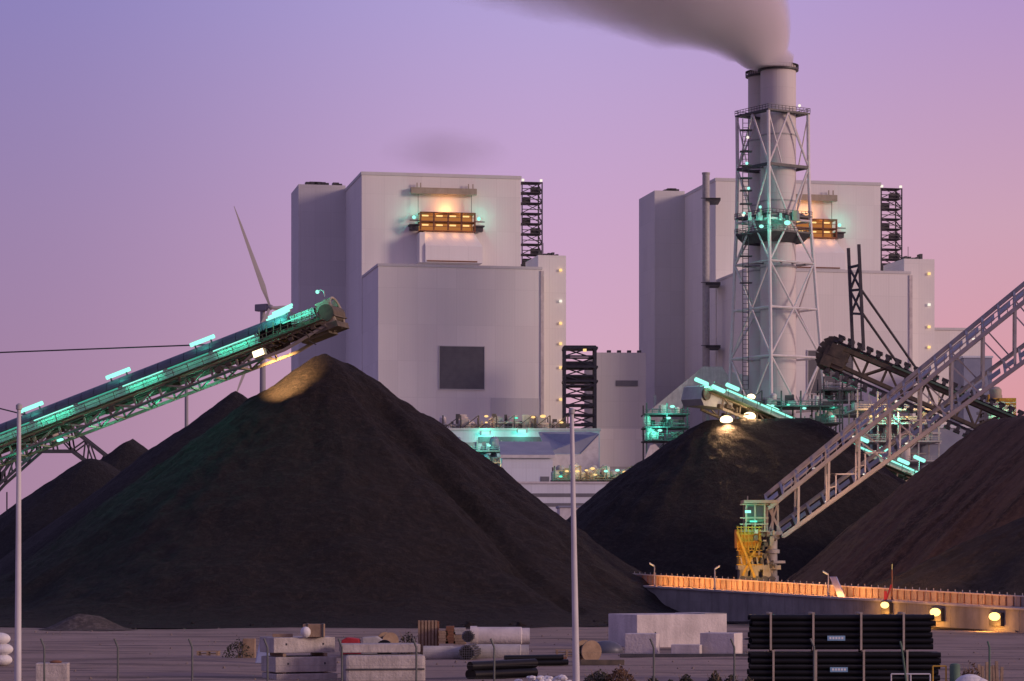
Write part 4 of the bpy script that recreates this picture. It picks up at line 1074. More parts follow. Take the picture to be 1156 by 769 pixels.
# far warehouse and pylon on the left horizon, turbines
f, r, a1, zt = block('warehouse', 'distant low blue-grey warehouse at the left edge of the skyline', 'building', -70, 14, 592, 900, 60, 'roof_blue', 0)
MB().mbox(f, -1, a1+1, -1, 60, zt, zt+1.2).build('roof', 'clad_low', r)
mb = MB()
for i in range(14): mb.mbox(f, a1*.3+i*1.3, a1*.3+i*1.3+.7, 2, 4, zt+1.2, zt+2.2+(i%3))
mb.build('roof_unit', 'steel_dark', r)
MB().bar(f(f.a(4),6,zt+1), f(f.a(4),6,f.z(555)), .4).build('mast', 'steel_dark', r)
def turbine(px, py, Y, label, yaw, theta0, L, tower=True):
    hub = P(px, py, Y); root = thing('wind_turbine', G(px, Y), label, 'wind turbine', 'wind turbines behind the coal piles')
    fw = V(math.cos(yaw), -math.sin(yaw), 0); side = V(math.sin(yaw), math.cos(yaw), 0)
    tx = hub - fw*5.5
    MB().lathe(V(tx.x,tx.y,0), [(2.3,0),(1.45,hub.z-1)], 18).build('tower', 'turbine', root, True)
    MB().mbox(lambda a_,b_,c_: hub+fw*a_+side*b_+V(0,0,c_), -10, -1.2, -1.9, 1.9, -1.9, 2.1).build('nacelle', 'turbine', root, bevel=.5)
    MB().lathe(hub, [(1.5,-1.3),(1.7,0),(1.2,1.4),(.2,2.2)], 14, (side,V(0,0,1),fw)).build('hub', 'turbine', root, True)
    for i in range(3):
        th = theta0+i*2*math.pi/3; d = side*math.cos(th)+V(0,0,math.sin(th)); e = d.cross(fw).normalized()
        mb = MB(); sec = [(.0,.9,.8),(.08,1.3,.8),(.2,2.5,.6),(.5,1.8,.4),(.8,1.1,.25),(1,.25,.1)]
        b0 = 0
        for k_, ch, th_ in sec:
            c_ = hub+d*(L*k_); mb.v += [c_+e*ch, c_+fw*th_, c_-e*ch*.8, c_-fw*th_]
        for q in range(len(sec)-1):
            for j in range(4): mb.f.append((q*4+j, q*4+(j+1)%4, (q+1)*4+(j+1)%4, (q+1)*4+j))
        mb.f += [(3,2,1,0), tuple(len(mb.v)-4+j for j in range(4))]
        mb.build('blade', 'turbine', root, True)
turbine(305, 347, 1500, 'grey wind turbine left of the boiler house, its nacelle just above the stacker boom', math.radians(35), math.radians(120), 62)
r = thing('light_mast', G(210.5, 420), 'thin grey mast behind the pointed coal piles, its top hidden by the stacker boom', 'mast')
MB().tube(G(210.5,420), P(210.5,418,420), .36, 10, .28).build('pole', 'turbine', r, True)
mb = MB(); p = P(210.5,418,420); mb.box(p.x-.9,p.x+.9,420-.4,420+.4,p.z,p.z+.5); mb.build('lamp_head', 'steel', r)

# ------------------------------------------------------------------ foreground yard
def slab(name, label, px, ybot, ytop, Y, length, depth, rot, mat, cat, group=None, holes=True, bevel=.04, dx=0):
    f = LF(px, Y, rot); z0, z1 = CH+(HY-ybot)/F*Y, CH+(HY-ytop)/F*Y
    root = MB().mbox(f, dx, dx+length, 0, depth, z0, z1).build(name, mat, None, bevel=bevel)
    tag(root, label, cat, group)
    if holes:
        off = MB()
        for k in (.2,.8):
            c = f(dx+length*k, -.012, (z0+z1)/2+.04); off.lathe(c, [(.02,0),(.05,0),(.05,.02),(.02,.02)], 10, (V(1,0,0),V(0,0,1),V(0,1,0)))
        off.build('lifting_hole', 'steel_dark', root)
    return f, z1, root
R20 = math.radians(24)
for yb, yt, px, lab in ((772,761,312,'concrete slab at the bottom of the three-slab stack, left'), (759.5,742,311,'middle concrete slab of the stack with two small lifting holes'), (737.5,720,309,'top concrete slab of the stack carrying the wooden box')):
    f, z1, o = slab('concrete_slab', lab, px, yb, yt, 112, 2.75, 1.9, R20, 'slab', 'concrete slab', 'stacked concrete slabs', yt != 761)
for yb, n in ((742.2,0),(761.2,1)):
    for x, w_ in ((.35,'left'),(2.2,'right')):
        ff = LF(311,112,R20); z = CH+(HY-yb)/F*112
        o = MB().mbox(ff, x, x+.14, .05, 1.8, z-.62*(19/19)*0-.002+(-.0), z+.13).build('spacer_timber', 'wood'); o.location.z += .02
        tag(o, 'dark %s spacer timber under the %s concrete slab' % (w_, ('top' if n == 0 else 'middle')), 'timber', 'spacer timbers between the slabs')
r = thing('wooden_box', P(355,719.5,112.6), 'wooden box with dark corner straps standing on the stacked concrete slabs', 'box')
p = P(355,719.4,112.6); MB().box(p.x-.48,p.x+.42,112.4,113.0,p.z+.01,p.z+.56).build('crate', 'wood', r, bevel=.02)
mb = MB()
for dx in (-.30,.36): mb.box(p.x+dx-.035,p.x+dx+.035,112.37,113.03,p.z+.01,p.z+.58)
mb.build('strap', 'steel_dark', r)
o = MB().ball(P(345,713,112.4)+V(0,0,-.03), .22, 10, (1,.9,1.1)).build('white_bag', 'white_bag', None, True); tag(o, 'small white bag beside the wooden box on top of the slabs', 'bag')
o = MB().box(*[v for v in (P(308,719,112.9).x, P(330,719,112.9).x)], 112.7,113.2, P(308,719.4,112.8).z, P(308,715.5,112.8).z).build('plank_bundle', 'wood', None, bevel=.02); tag(o, 'flat bundle of grey planks on the left end of the top slab', 'planks')
# second stack, right of the slabs
f, z1, o = slab('concrete_slab', 'thin pale slab lying on the round-edged pinkish block, right of the slab stack', 386, 737, 727.5, 111, 3.3, 1.7, math.radians(8), 'slab', 'concrete slab', 'stacked concrete slabs', False)
f, z1, o = slab('concrete_block', 'broad pinkish concrete block under the thin pale slab, right of the slab stack', 390, 772, 740, 110.5, 3.35, 2.0, math.radians(8), 'slab', 'concrete block', None, False, .14)
mb = MB().mbox(f, .0, 3.3, -.05, -.01, z1-.62, z1-.55); mb.build('joint_line', 'steel_dark', o)
f, z1, o = slab('concrete_block', 'small pinkish concrete block behind the fence at the lower left', 40, 772, 749, 108, 1.3, 1.0, math.radians(5), 'slab', 'concrete block', None, False, .04)
mb = MB().ball(P(63,748,108.5)+V(0,0,.02), .16, 8, (1.6,1,.5)); o = mb.build('stone', 'rust', None, True); tag(o, 'dark stone lying on the small pinkish block', 'stone')
# white bags at the left edge
for i, (y, x) in enumerate(((745,2),(733,3),(721,0))):
    o = MB().ball(P(x,y,126), .46, 12, (1.1,.9,.62)).build('bulk_bag', 'white_bag', None, True)
    tag(o, ('bottom','middle','topmost')[i]+' white sack of the pile at the left edge of the yard', 'sack', 'white sacks at the left edge')
# items left of the slabs
p = G(281, 136); o = MB().box(p.x-.32,p.x+.3,136,136.6,.0,1.05).build('wooden_post', 'wood', None, bevel=.03); tag(o, 'ochre timber stub standing in the tangle left of the slab stack', 'timber')
p = G(296, 130); mb = MB(); mb.prism(lambda a,z,b: V(p.x+a,130+b,z), [(-.35,0),(-.1,1.25),(.25,1.05),(.45,0)], 0, .5); o = mb.build('plastic_sheet', 'blue_sheet', None, bevel=.05); tag(o, 'crumpled pale blue sheet leaning beside the ochre timber stub', 'sheet')
def bush(name, label, px, Y, r, h, mat, seed, n=260, group=None, cat='bush'):
    rnd = random.Random(seed); c = G(px, Y); root = thing(name, c, label, cat, group)
    mb = MB(); st = MB()
    for i in range(n):
        a = rnd.uniform(0, 2*math.pi); q = rnd.random()**.6; zz = rnd.random()
        p = c + V(math.cos(a)*r*q*(1.1-.5*zz), math.sin(a)*r*q*(1.1-.5*zz), h*zz*(1-.4*q)+.03)
        u_ = V(rnd.uniform(-1,1),rnd.uniform(-1,1),rnd.uniform(-1,1)).normalized(); v_ = u_.orthogonal().normalized(); s = rnd.uniform(.03,.09)
        mb.add([p-u_*s, p+v_*s*.6, p+u_*s, p-v_*s*.6], [(0,1,2,3)])
    for i in range(9):
        a = rnd.uniform(0, 2*math.pi); st.tube(c, c+V(math.cos(a)*r*.7, math.sin(a)*r*.7, h*rnd.uniform(.6,1)), .018, 4, .008)
    mb.build('foliage', mat, root); st.build('stem', 'wood', root)
bush('bush', 'dark straggly bush left of the ochre timber stub', 269, 136, .85, 1.1, 'leaf', 1, 420, 'low bushes in the yard')
bush('bush', 'dark bush beside the slatted crate', 461, 142, .7, 1.35, 'leaf', 2, 420, 'low bushes in the yard')
bush('bush', 'brown withered bush right of the thin white pole', 700, 100, .8, 1.05, 'leaf_brown', 3, 900, 'low bushes in the yard')
bush('bush', 'dark bush close to the foot of the thin white pole', 676, 101, .8, .9, 'leaf', 4, 800, 'low bushes in the yard')
for i, (x, h, lab) in enumerate(((737,.62,'leftmost of the small round bushes along the bottom edge'),(775,.75,'second small round bush along the bottom edge, under the tall concrete block'),(807,.85,'tallest of the small round bushes along the bottom edge'),(826,.75,'small round bush beside the black pipe stack'),(845,.6,'small round bush at the very foot of the black pipe stack'),(757,.5,'lowest small bush of the bottom row'),(545,.45,'low dark weed clump at the bottom edge under the concrete pipes'))):
    bush('bush', lab, x, 98, .42, h+.12, 'leaf', 20+i, 700, 'low bushes in the yard')
# red and grey bundles behind the thin slab
p = G(396,140); o = MB().prism(lambda a,z,b: V(p.x+a,140+b,z), [(-.55,.0),(-.5,.85),(-.2,1.0),(.45,.92),(.55,0)], 0, 1.0).build('tarpaulin_bundle', 'red', None, bevel=.07); tag(o, 'red tarpaulin bundle behind the thin pale slab', 'bundle')
p = G(418,140); o = MB().prism(lambda a,z,b: V(p.x+a,140+b,z), [(-.5,0),(-.45,1.0),(.35,1.05),(.7,.8),(.6,0)], 0, .9).build('tarpaulin_bundle', 'concrete', None, bevel=.08); tag(o, 'grey tarpaulin bundle next to the red one', 'bundle')
p = G(434,139); o = MB().lathe(p+V(0,-.1,.45), [(.2,0),(.45,0),(.45,.3),(.2,.3)], 18, (V(1,0,0),V(0,0,1),V(0,1,0))).build('tyre', 'black', None, True); tag(o, 'black tyre leaning by the grey tarpaulin bundle', 'tyre')
# concrete pipes
def cpipe(label, px0, px1, yc, r, Y, collar, mat='concrete'):
    a, b = P(px0,yc,Y), P(px1,yc,Y); root = thing('concrete_pipe', V((a.x+b.x)/2, Y, a.z-r), label, 'pipe', 'concrete pipes lying in the yard')
    ax = (V(0,1,0), V(0,0,1), V(1,0,0)); L = b.x-a.x
    MB().lathe(a, [(r*.8,.25),(r*.8,0),(r,0),(r,L-.45),(r*.9,L-.40),(r*.9,L)], 24, ax).build('barrel', mat, root, True)
    if collar: MB().lathe(a, [(r+.01,.0),(r+.05,.0),(r+.05,.35),(r+.01,.35)], 24, ax).build('collar', mat, root, True)
cpipe('upper concrete pipe lying across the two lower pipes', 531, 598, 718, .47, 139, True, 'concrete_pale')
cpipe('lower right concrete pipe under the upper one', 534, 597, 736.5, .43, 138, False, 'concrete')
cpipe('lower left grey concrete pipe beside the pinkish block', 478, 521, 738, .40, 136, False, 'concrete')
def rods(label, px, yc, r, Y, L):
    c = P(px,yc,Y); root = thing('pipe_bundle', V(c.x, Y, c.z-r), label, 'pipe bundle')
    mb = MB()
    for i in range(-3,4):
        for j in range(-3,4):
            if math.hypot(i,j) < 3.3: mb.tube(c+V(i*r*.29, -.3, j*r*.29), c+V(i*r*.29+.3, L, j*r*.29), r*.135, 7)
    mb.build('tube', 'steel_dark', root); MB().lathe(c+V(0,.2,0), [(r*1.02,0),(r*1.06,0),(r*1.06,.08),(r*1.02,.08)], 18, (V(1,0,0),V(0,0,1),V(0,1,0))).build('strap', 'steel', root)
rods('round bundle of grey tubes seen end-on between the two lower concrete pipes', 527, 737, .40, 135, 2.5)
rods('smaller bundle of grey tubes seen end-on left of the upper concrete pipe', 528, 718.5, .30, 138.3, 1.6)
p = G(482.5,142); r = thing('slatted_crate', p, 'upright brown slatted crate left of the concrete pipes', 'crate')
mb = MB(); 
for i in range(6): mb.box(p.x-.5+i*.18,p.x-.38+i*.18,142,142.06,.05,1.85)
mb.build('slat', 'wood', r); MB().box(p.x-.47,p.x+.6,142.07,142.9,0.02,1.8).build('crate_body', 'rust', r)
for x0, x1, y0, y1, lab, mt in ((495,506,712,727,'small grey wooden pallet pile right of the slatted crate','wood'),(503,514,707,727,'leaning stack of brown boards behind the upper concrete pipe','rust'),(512,526,709,716,'short pale beam lying on the brown boards','concrete'),(512,526,717,728,'brown pallet stack left of the tube bundle','wood')):
    a, b = P(x0,y1,141), P(x1,y0,141); mb = MB(); n = max(1, int((b.z-max(0,a.z))/.14)); z0 = max(0,a.z) if y1 > 716.5 else a.z
    for i in range(n): mb.box(a.x+.03*(i%2), b.x-.04*(i%3), 141, 141.9, z0+(b.z-z0)*i/n+.012, z0+(b.z-z0)*(i+1)/n)
    o = mb.build('board_stack', mt); tag(o, lab, 'boards')
# dark pipes and rubble near the bottom edge
mb = MB(); rnd = random.Random(31)
def loose(label, px0, px1, y, Y, r, slope, n, mat, seed):
    rnd = random.Random(seed)
    for i in range(n):
        a = P(px0+rnd.uniform(-3,3), y, Y); b = P(px1+rnd.uniform(-6,3), y, Y); zz = r+ (i//4)*r*1.8; yy = Y+(i%4)*r*2.1
        o_ = MB().tube(V(a.x,yy,zz), V(b.x,yy+slope,zz+rnd.uniform(0,.03)), r, 12).build('drain_pipe', mat, None, True); tag(o_, label, 'pipe', 'loose dark pipes on the ground')
loose('dark pipe lying in the low row just under the concrete pipes', 568, 640, 745, 127, .13, .6, 7, 'black', 1)
loose('thicker black pipe lying near the bottom edge left of the thin white pole', 531, 602, 762, 112, .20, 2.6, 6, 'black', 2)
c = G(617,106); mb = MB(); rnd = random.Random(12)
for i in range(60):
    mb.ball(c+V(rnd.gauss(0,.45), rnd.gauss(0,.4), rnd.uniform(.02,.36)), rnd.uniform(.06,.15), 6, (1.3,1,.7))
o = mb.build('rubble_heap', 'white_bag', None); tag(o, 'heap of broken pale rubble at the foot of the thin white pole', 'rubble'); o['kind'] = 'stuff'
p = P(650,757,104)
# pale concrete blocks, centre right
f, z1, o = slab('concrete_block', 'long pale concrete block behind the three smaller blocks, left of the black pipes', 719, 737, 694, 152, 5.9, 3.6, math.radians(25), 'concrete_pale', 'concrete block', 'pale concrete blocks', True, .04)
MB().mbox(lambda a,b,c: f(a,b,c), 4.45, 5.9, 0.0, 3.6, z1-.32+.33, z1-.32+.36).build('cover_strip', 'concrete', o)
for px, yb, yt, Y, L, D, rot, lab in ((741,742.5,715.5,141,1.0,1.72,76,'pale concrete block at the left in front of the long block'),(790,742.5,728,140,.6,1.55,74,'lowest of the three pale concrete blocks in front of the long block'),(829,742.5,715,140,1.5,1.9,68,'pale concrete block nearest the black pipe stack')):
    slab('concrete_block', lab, px, yb, yt, Y, L, D, math.radians(rot), 'concrete_pale', 'concrete block', 'pale concrete blocks', False, .04)
o = MB().box(G(700,138).x, G(846,138).x, 138.2, 138.5, 0.0, .2).build('dark_strip', 'steel_dark', None, bevel=.03); tag(o, 'long dark strip lying in front of the pale concrete blocks', 'beam')  # low dark strip along the foot of the pale blocks
p = G(684,146); mb = MB(); mb.ball(p+V(0,0,.1), .9, 12, (1.05,.7,.62)); o = mb.build('tarpaulin_heap', 'hood', None, True); tag(o, 'dark tarpaulin heap left of the pale concrete blocks', 'tarpaulin')
# leaning blue sheet by the wall
pb = P(965,706.5,206); pb.z = .02; pt = P(941,651,209.6)
e1 = (pt-pb).normalized(); e2 = V(1,0,0)
o = MB().mbox(lambda a,b,c: pb+(pt-pb)*a+wd*b-wn*c, 0,1,-.42,.42,0,.09).build('chute_panel', 'blue_sheet', None, bevel=.02); tag(o, 'pale blue panel leaning against the wall beside a lamp post', 'panel')
# black pipe bundles
def bundle(label, x0, x1, z0, battens, plate_px, plate_y, Y=108, rows=6, deep=5, d=.2375, seed=0):
    rnd = random.Random(seed); a, b = (x0-CX)/F*Y, (x1-CX)/F*Y
    root = thing('pipe_bundle', V((a+b)/2, Y+.7, z0), label, 'pipe bundle', 'bundles of black plastic pipe')
    for j in range(rows):
        for i in range(deep):
            if i and 0 < j < rows-1 and False: continue
            c0 = V(a+rnd.uniform(-.06,.06), Y+d/2+i*d, z0+d/2+j*d); L = b-a+rnd.uniform(-.1,.1); r = d*.485
            MB().lathe(c0, [(r*.86,.3),(r*.86,0),(r,0),(r,L),(r*.86,L),(r*.86,L-.3)], 14, (V(0,1,0),V(0,0,1),V(1,0,0))).build('pipe', 'black', root, True)
    H = rows*d
    for px in battens:
        x = (px-CX)/F*Y; mb = MB()
        mb.box(x-.04,x+.04,Y-.10,Y-.004,z0-.02,z0+H+.03); mb.box(x-.055,x+.055,Y+deep*d+.004,Y+deep*d+.1,z0-.02,z0+H+.03)
        mb.box(x-.06,x+.06,Y-.1,Y+deep*d+.1,z0+H+.031,z0+H+.09)
        mb.build('batten', 'batten', root)
    x = (plate_px-CX)/F*Y; z = CH+(HY-plate_y)/F*Y
    MB().box(x-.36,x+.36,Y-.03,Y-.005,z-.1,z+.1).build('label_plate', 'blue_plate', root)
    mb = MB()
    for k in range(5): mb.box(x-.28+k*.12, x-.20+k*.12, Y-.036, Y-.031, z-.04, z+.05)
    mb.build('label_mark', 'plate_white', root)
zt = CH-(694-HY)/F*108
bundle('upper bundle of black plastic pipes held by wooden battens', 848, 1053, zt-1.425, (870,918,972,1020), 944, 720.5, seed=1)
bundle('lower bundle of black plastic pipes, slightly longer to the right', 847, 1060, zt-1.425*2-.1, (873,921,975,1024), 947, 756, seed=2)
for k in range(5):
    x = ((865+k*45)-CX)/F*108; o = MB().box(x-.1,x+.1,107.9,109.6,0,zt-1.425*2-.12).build('bearer_timber', 'wood', None, bevel=.02)
    tag(o, 'low bearer timber under the lower black pipe bundle', 'timber', 'bearer timbers under the black pipes')
# right bottom corner
def frame_barrier(label, px0, px1, ytop, Y, mat, legs=3, cat='barrier', name='barrier'):
    a, b = P(px0,ytop,Y), P(px1,ytop,Y); root = thing(name, V((a.x+b.x)/2,Y,0), label, cat)
    mb = MB().tube(a, b, .03, 8); mb.tube(V(a.x,Y,.25), V(b.x,Y,.25), .03, 8)
    for i in range(legs+1): x = a.x+(b.x-a.x)*i/legs; mb.tube(V(x,Y,0), V(x,Y,a.z), .03, 8)
    mb.build('frame', mat, root, True)
    ft = MB()
    for x in (a.x, b.x): ft.box(x-.03,x+.03,Y-.3,Y+.3,0,.05)
    ft.build('foot', mat, root)
frame_barrier('pale metal crowd barrier in front of the black pipe bundles', 1006, 1050, 761, 100, 'steel_white', 2)
frame_barrier('yellow metal frame right of the black pipe bundles', 1053, 1068, 752, 100, 'yellow', 1)
p = G(1078,100); o = MB().lathe(p, [(.18,0),(.2,.05),(.2,1.05),(.16,1.12),(.05,1.14)], 16).build('barrel', 'green_paint', None, True); tag(o, 'narrow dark green drum between the yellow frame and the white sheet', 'drum')
p = G(1095,98); rnd = random.Random(8); mb = MB(); mb.ball(p+V(0,0,.35), .62, 14, (1.0,.7,.75)); mb.ball(p+V(.35,-.1,.3), .42, 12, (1.0,.8,.9)); o = mb.build('covered_heap', 'white_bag', None, True); tag(o, 'heap under a white sheet near the lower right corner', 'heap')
bush('bush', 'brown twiggy brush behind the heap under the white sheet', 1097, 101, .5, 1.25, 'leaf_brown', 41, 200, 'low bushes in the yard')
p = G(1119,102); mb = MB(); rnd = random.Random(10)
for i in range(7): mb.bar(V(p.x-.45+i*.14,102,0), V(p.x-.45+i*.14+rnd.uniform(-.05,.05),102.15,rnd.uniform(.9,1.15)), .11)
o = mb.build('picket_panel', 'wood'); tag(o, 'row of upright brown pickets at the last fence post on the right', 'pickets')

def cable_drum(px, Y, r, label):
    c = G(px, Y, r); root = thing('cable_drum', G(px, Y), label, 'cable drum', 'cable drums in the yard'); ax = (V(.9,.43,0).normalized(), V(0,0,1), V(-.43,.9,0).normalized())
    for k in (0, .8): MB().lathe(c+ax[2]*k, [(.1,0),(r,0),(r,.09),(.1,.09)], 24, ax).build('flange', 'wood', root)
    MB().lathe(c+ax[2]*.09, [(r*.6,0),(r*.62,.35),(r*.6,.71)], 20, ax).build('cable_coil', 'black', root, True)
cable_drum(668, 131, .55, 'wooden cable drum between the thin white pole and the dark tarpaulin heap')
cable_drum(441, 150, .5, 'wooden cable drum behind the small dark bush and grey bundle')
def pallet(px, Y, z, label, n=5, w_=1.2):
    c = G(px, Y, z); root = thing('pallet', c, label, 'pallet', 'wooden pallets in the yard')
    for k in range(n): MB().box(c.x-w_/2, c.x+w_/2, Y+k*.23, Y+k*.23+.14, z+.10, z+.13).build('deck_board', 'wood', root)
    for k in (-1,0,1): MB().box(c.x+k*w_*.42-.05, c.x+k*w_*.42+.05, Y, Y+1.06, z, z+.099).build('bearer', 'wood', root)
for i, (px, Y, n, lab) in enumerate(((234,140,2,'low pile of two pallets'),(566,148,5,'five-high pile of pallets'),(640,138,3,'three-high pile of pallets'))):
    for k in range(n): pallet(px, Y, k*.135, ('topmost' if k == n-1 else 'lowest' if k == 0 else 'inner') + ' pallet of the ' + lab + (' on open ground at the left','','')[i] + ('',' behind the upper concrete pipe',' beside the thin white pole')[i])
o = MB().box(G(604,133).x, G(640,133).x, 133, 133.25, .0, .22).build('steel_beam', 'rust', None, bevel=.02); tag(o, 'rusty steel beam on the ground right of the concrete pipes', 'beam')
o = MB().box(G(655,128).x, G(705,128).x, 128, 128.3, .0, .25).build('steel_beam', 'coaly', None, bevel=.02); tag(o, 'dark steel beam on the ground in front of the dark tarpaulin heap', 'beam')
def lumps(name, label, n, seed, place, rlo, rhi, mat):
    rnd = random.Random(seed); mb = MB()
    for i in range(n):
        x, y = place(rnd); r = rlo+(rhi-rlo)*rnd.random()**3
        q = [V(x+r*rnd.uniform(.6,1.1)*math.cos(a), y+r*rnd.uniform(.6,1.1)*math.sin(a), rnd.uniform(0,r*.25)-.03) for a in (0,1.26,2.5,3.77,5.0)]
        tp = [V(x+r*.5*rnd.uniform(.5,1.1)*math.cos(a), y+r*.5*rnd.uniform(.5,1.1)*math.sin(a), r*rnd.uniform(.5,.9)) for a in (.5,2.6,4.6)]
        b = len(mb.v); mb.v += q+tp
        mb.f += [(b,b+1,b+5),(b+1,b+6,b+5),(b+1,b+2,b+6),(b+2,b+3,b+6),(b+3,b+7,b+6),(b+3,b+4,b+7),(b+4,b,b+7),(b,b+5,b+7),(b+5,b+6,b+7)]
    o = mb.build(name, mat); tag(o, label, name.replace('_',' '), kind='stuff')
def foot(r_):
    a = r_.uniform(math.pi, 2*math.pi); d = 35+abs(r_.gauss(0,2.2)); return -16.2+d*math.cos(a), 240+d*math.sin(a)
lumps('coal_lumps', 'scattered coal lumps along the foot of the largest coal pile', 1500, 3, foot, .08, .55, coal_a)
def yard(r_): Y = r_.uniform(100,200); return (r_.uniform(-20,1180)-CX)/F*Y, Y
lumps('stones', 'small stones scattered over the open yard', 700, 4, yard, .03, .13, surf('stone_brown', (.20,.155,.13), (.13,.10,.085), 2))
# fence along the bottom, posts with cranked tips
def fence():
    Y = 95; root = thing('fence', G(578,Y), 'row of dark cranked fence posts strung with thin wire along the bottom edge', 'fence')
    for px in (-33,50,133,217,302,386,470,558,650,738,829,919,1018,1117,1205):
        lean = .35 if px == 1018 else 0
        b_, t_ = G(px+ (8 if lean else 0),Y,0), P(px,731,Y); tip = P(px-4,721,Y)
        if px > 1000: tip = P(px-2, 724, Y)
        MB().path([b_, t_, tip], .036, 8).build('post', 'fence' if px < 1000 else 'green_paint', root, True)
    wr = MB()
    for z in (.35,.8,1.25,1.7): wr.tube(G(-60,Y,z), G(1230,Y,z), .004, 4)
    wr.build('wire', 'fence', root)
fence()
def pole(px_top, px_bot, ytop, label):
    Y = 92; b_ = G(px_bot, Y); t_ = P(px_top, ytop, Y); root = thing('light_pole', b_, label, 'pole', 'tall thin poles in the foreground')
    MB().tube(b_, t_, .128, 16, .07).build('shaft', 'steel_white', root, True)
    MB().lathe(t_, [(.09,-.02),(.11,0),(.11,.14),(.03,.2)], 14).build('cap', 'steel', root, True)
    MB().lathe(b_, [(.35,0),(.35,.04),(.16,.06),(.16,.4)], 16).build('base_plate', 'steel', root, True)
pole(21.5, 20, 462, 'thin white pole at the left edge in front of the coal piles')
pole(645.5, 651, 467, 'thin white pole in the middle, in front of the notch between the coal piles')

# ------------------------------------------------------------------ smoke
def curve_node(nt, fac, pts, lo, hi):
    """piecewise curve y(x): pts in real units; x is mapped from lo..hi"""
    mr = nt.nodes.new('ShaderNodeMapRange'); mr.inputs[1].default_value = lo; mr.inputs[2].default_value = hi; nt.links.new(fac, mr.inputs[0])
    ys = [p[1] for p in pts]; y0, y1 = min(ys), max(ys)+1e-6
    fc = nt.nodes.new('ShaderNodeFloatCurve'); cu = fc.mapping.curves[0]
    xs = [((p[0]-lo)/(hi-lo), (p[1]-y0)/(y1-y0)) for p in pts]
    cu.points[0].location = xs[0]; cu.points[1].location = xs[-1]
    for p in xs[1:-1]: cu.points.new(*p)
    fc.mapping.update(); nt.links.new(mr.outputs[0], fc.inputs[1])
    m2 = nt.nodes.new('ShaderNodeMapRange'); m2.inputs[3].default_value = y0; m2.inputs[4].default_value = y1; nt.links.new(fc.outputs[0], m2.inputs[0])
    return m2.outputs[0]
def math_n(nt, op, a, b=None, clamp=False):
    n = nt.nodes.new('ShaderNodeMath'); n.operation = op; n.use_clamp = clamp
    for i, v in enumerate((a, b)):
        if v is None: continue
        if hasattr(v, 'links'): nt.links.new(v, n.inputs[i])
        else: n.inputs[i].default_value = v
    return n.outputs[0]
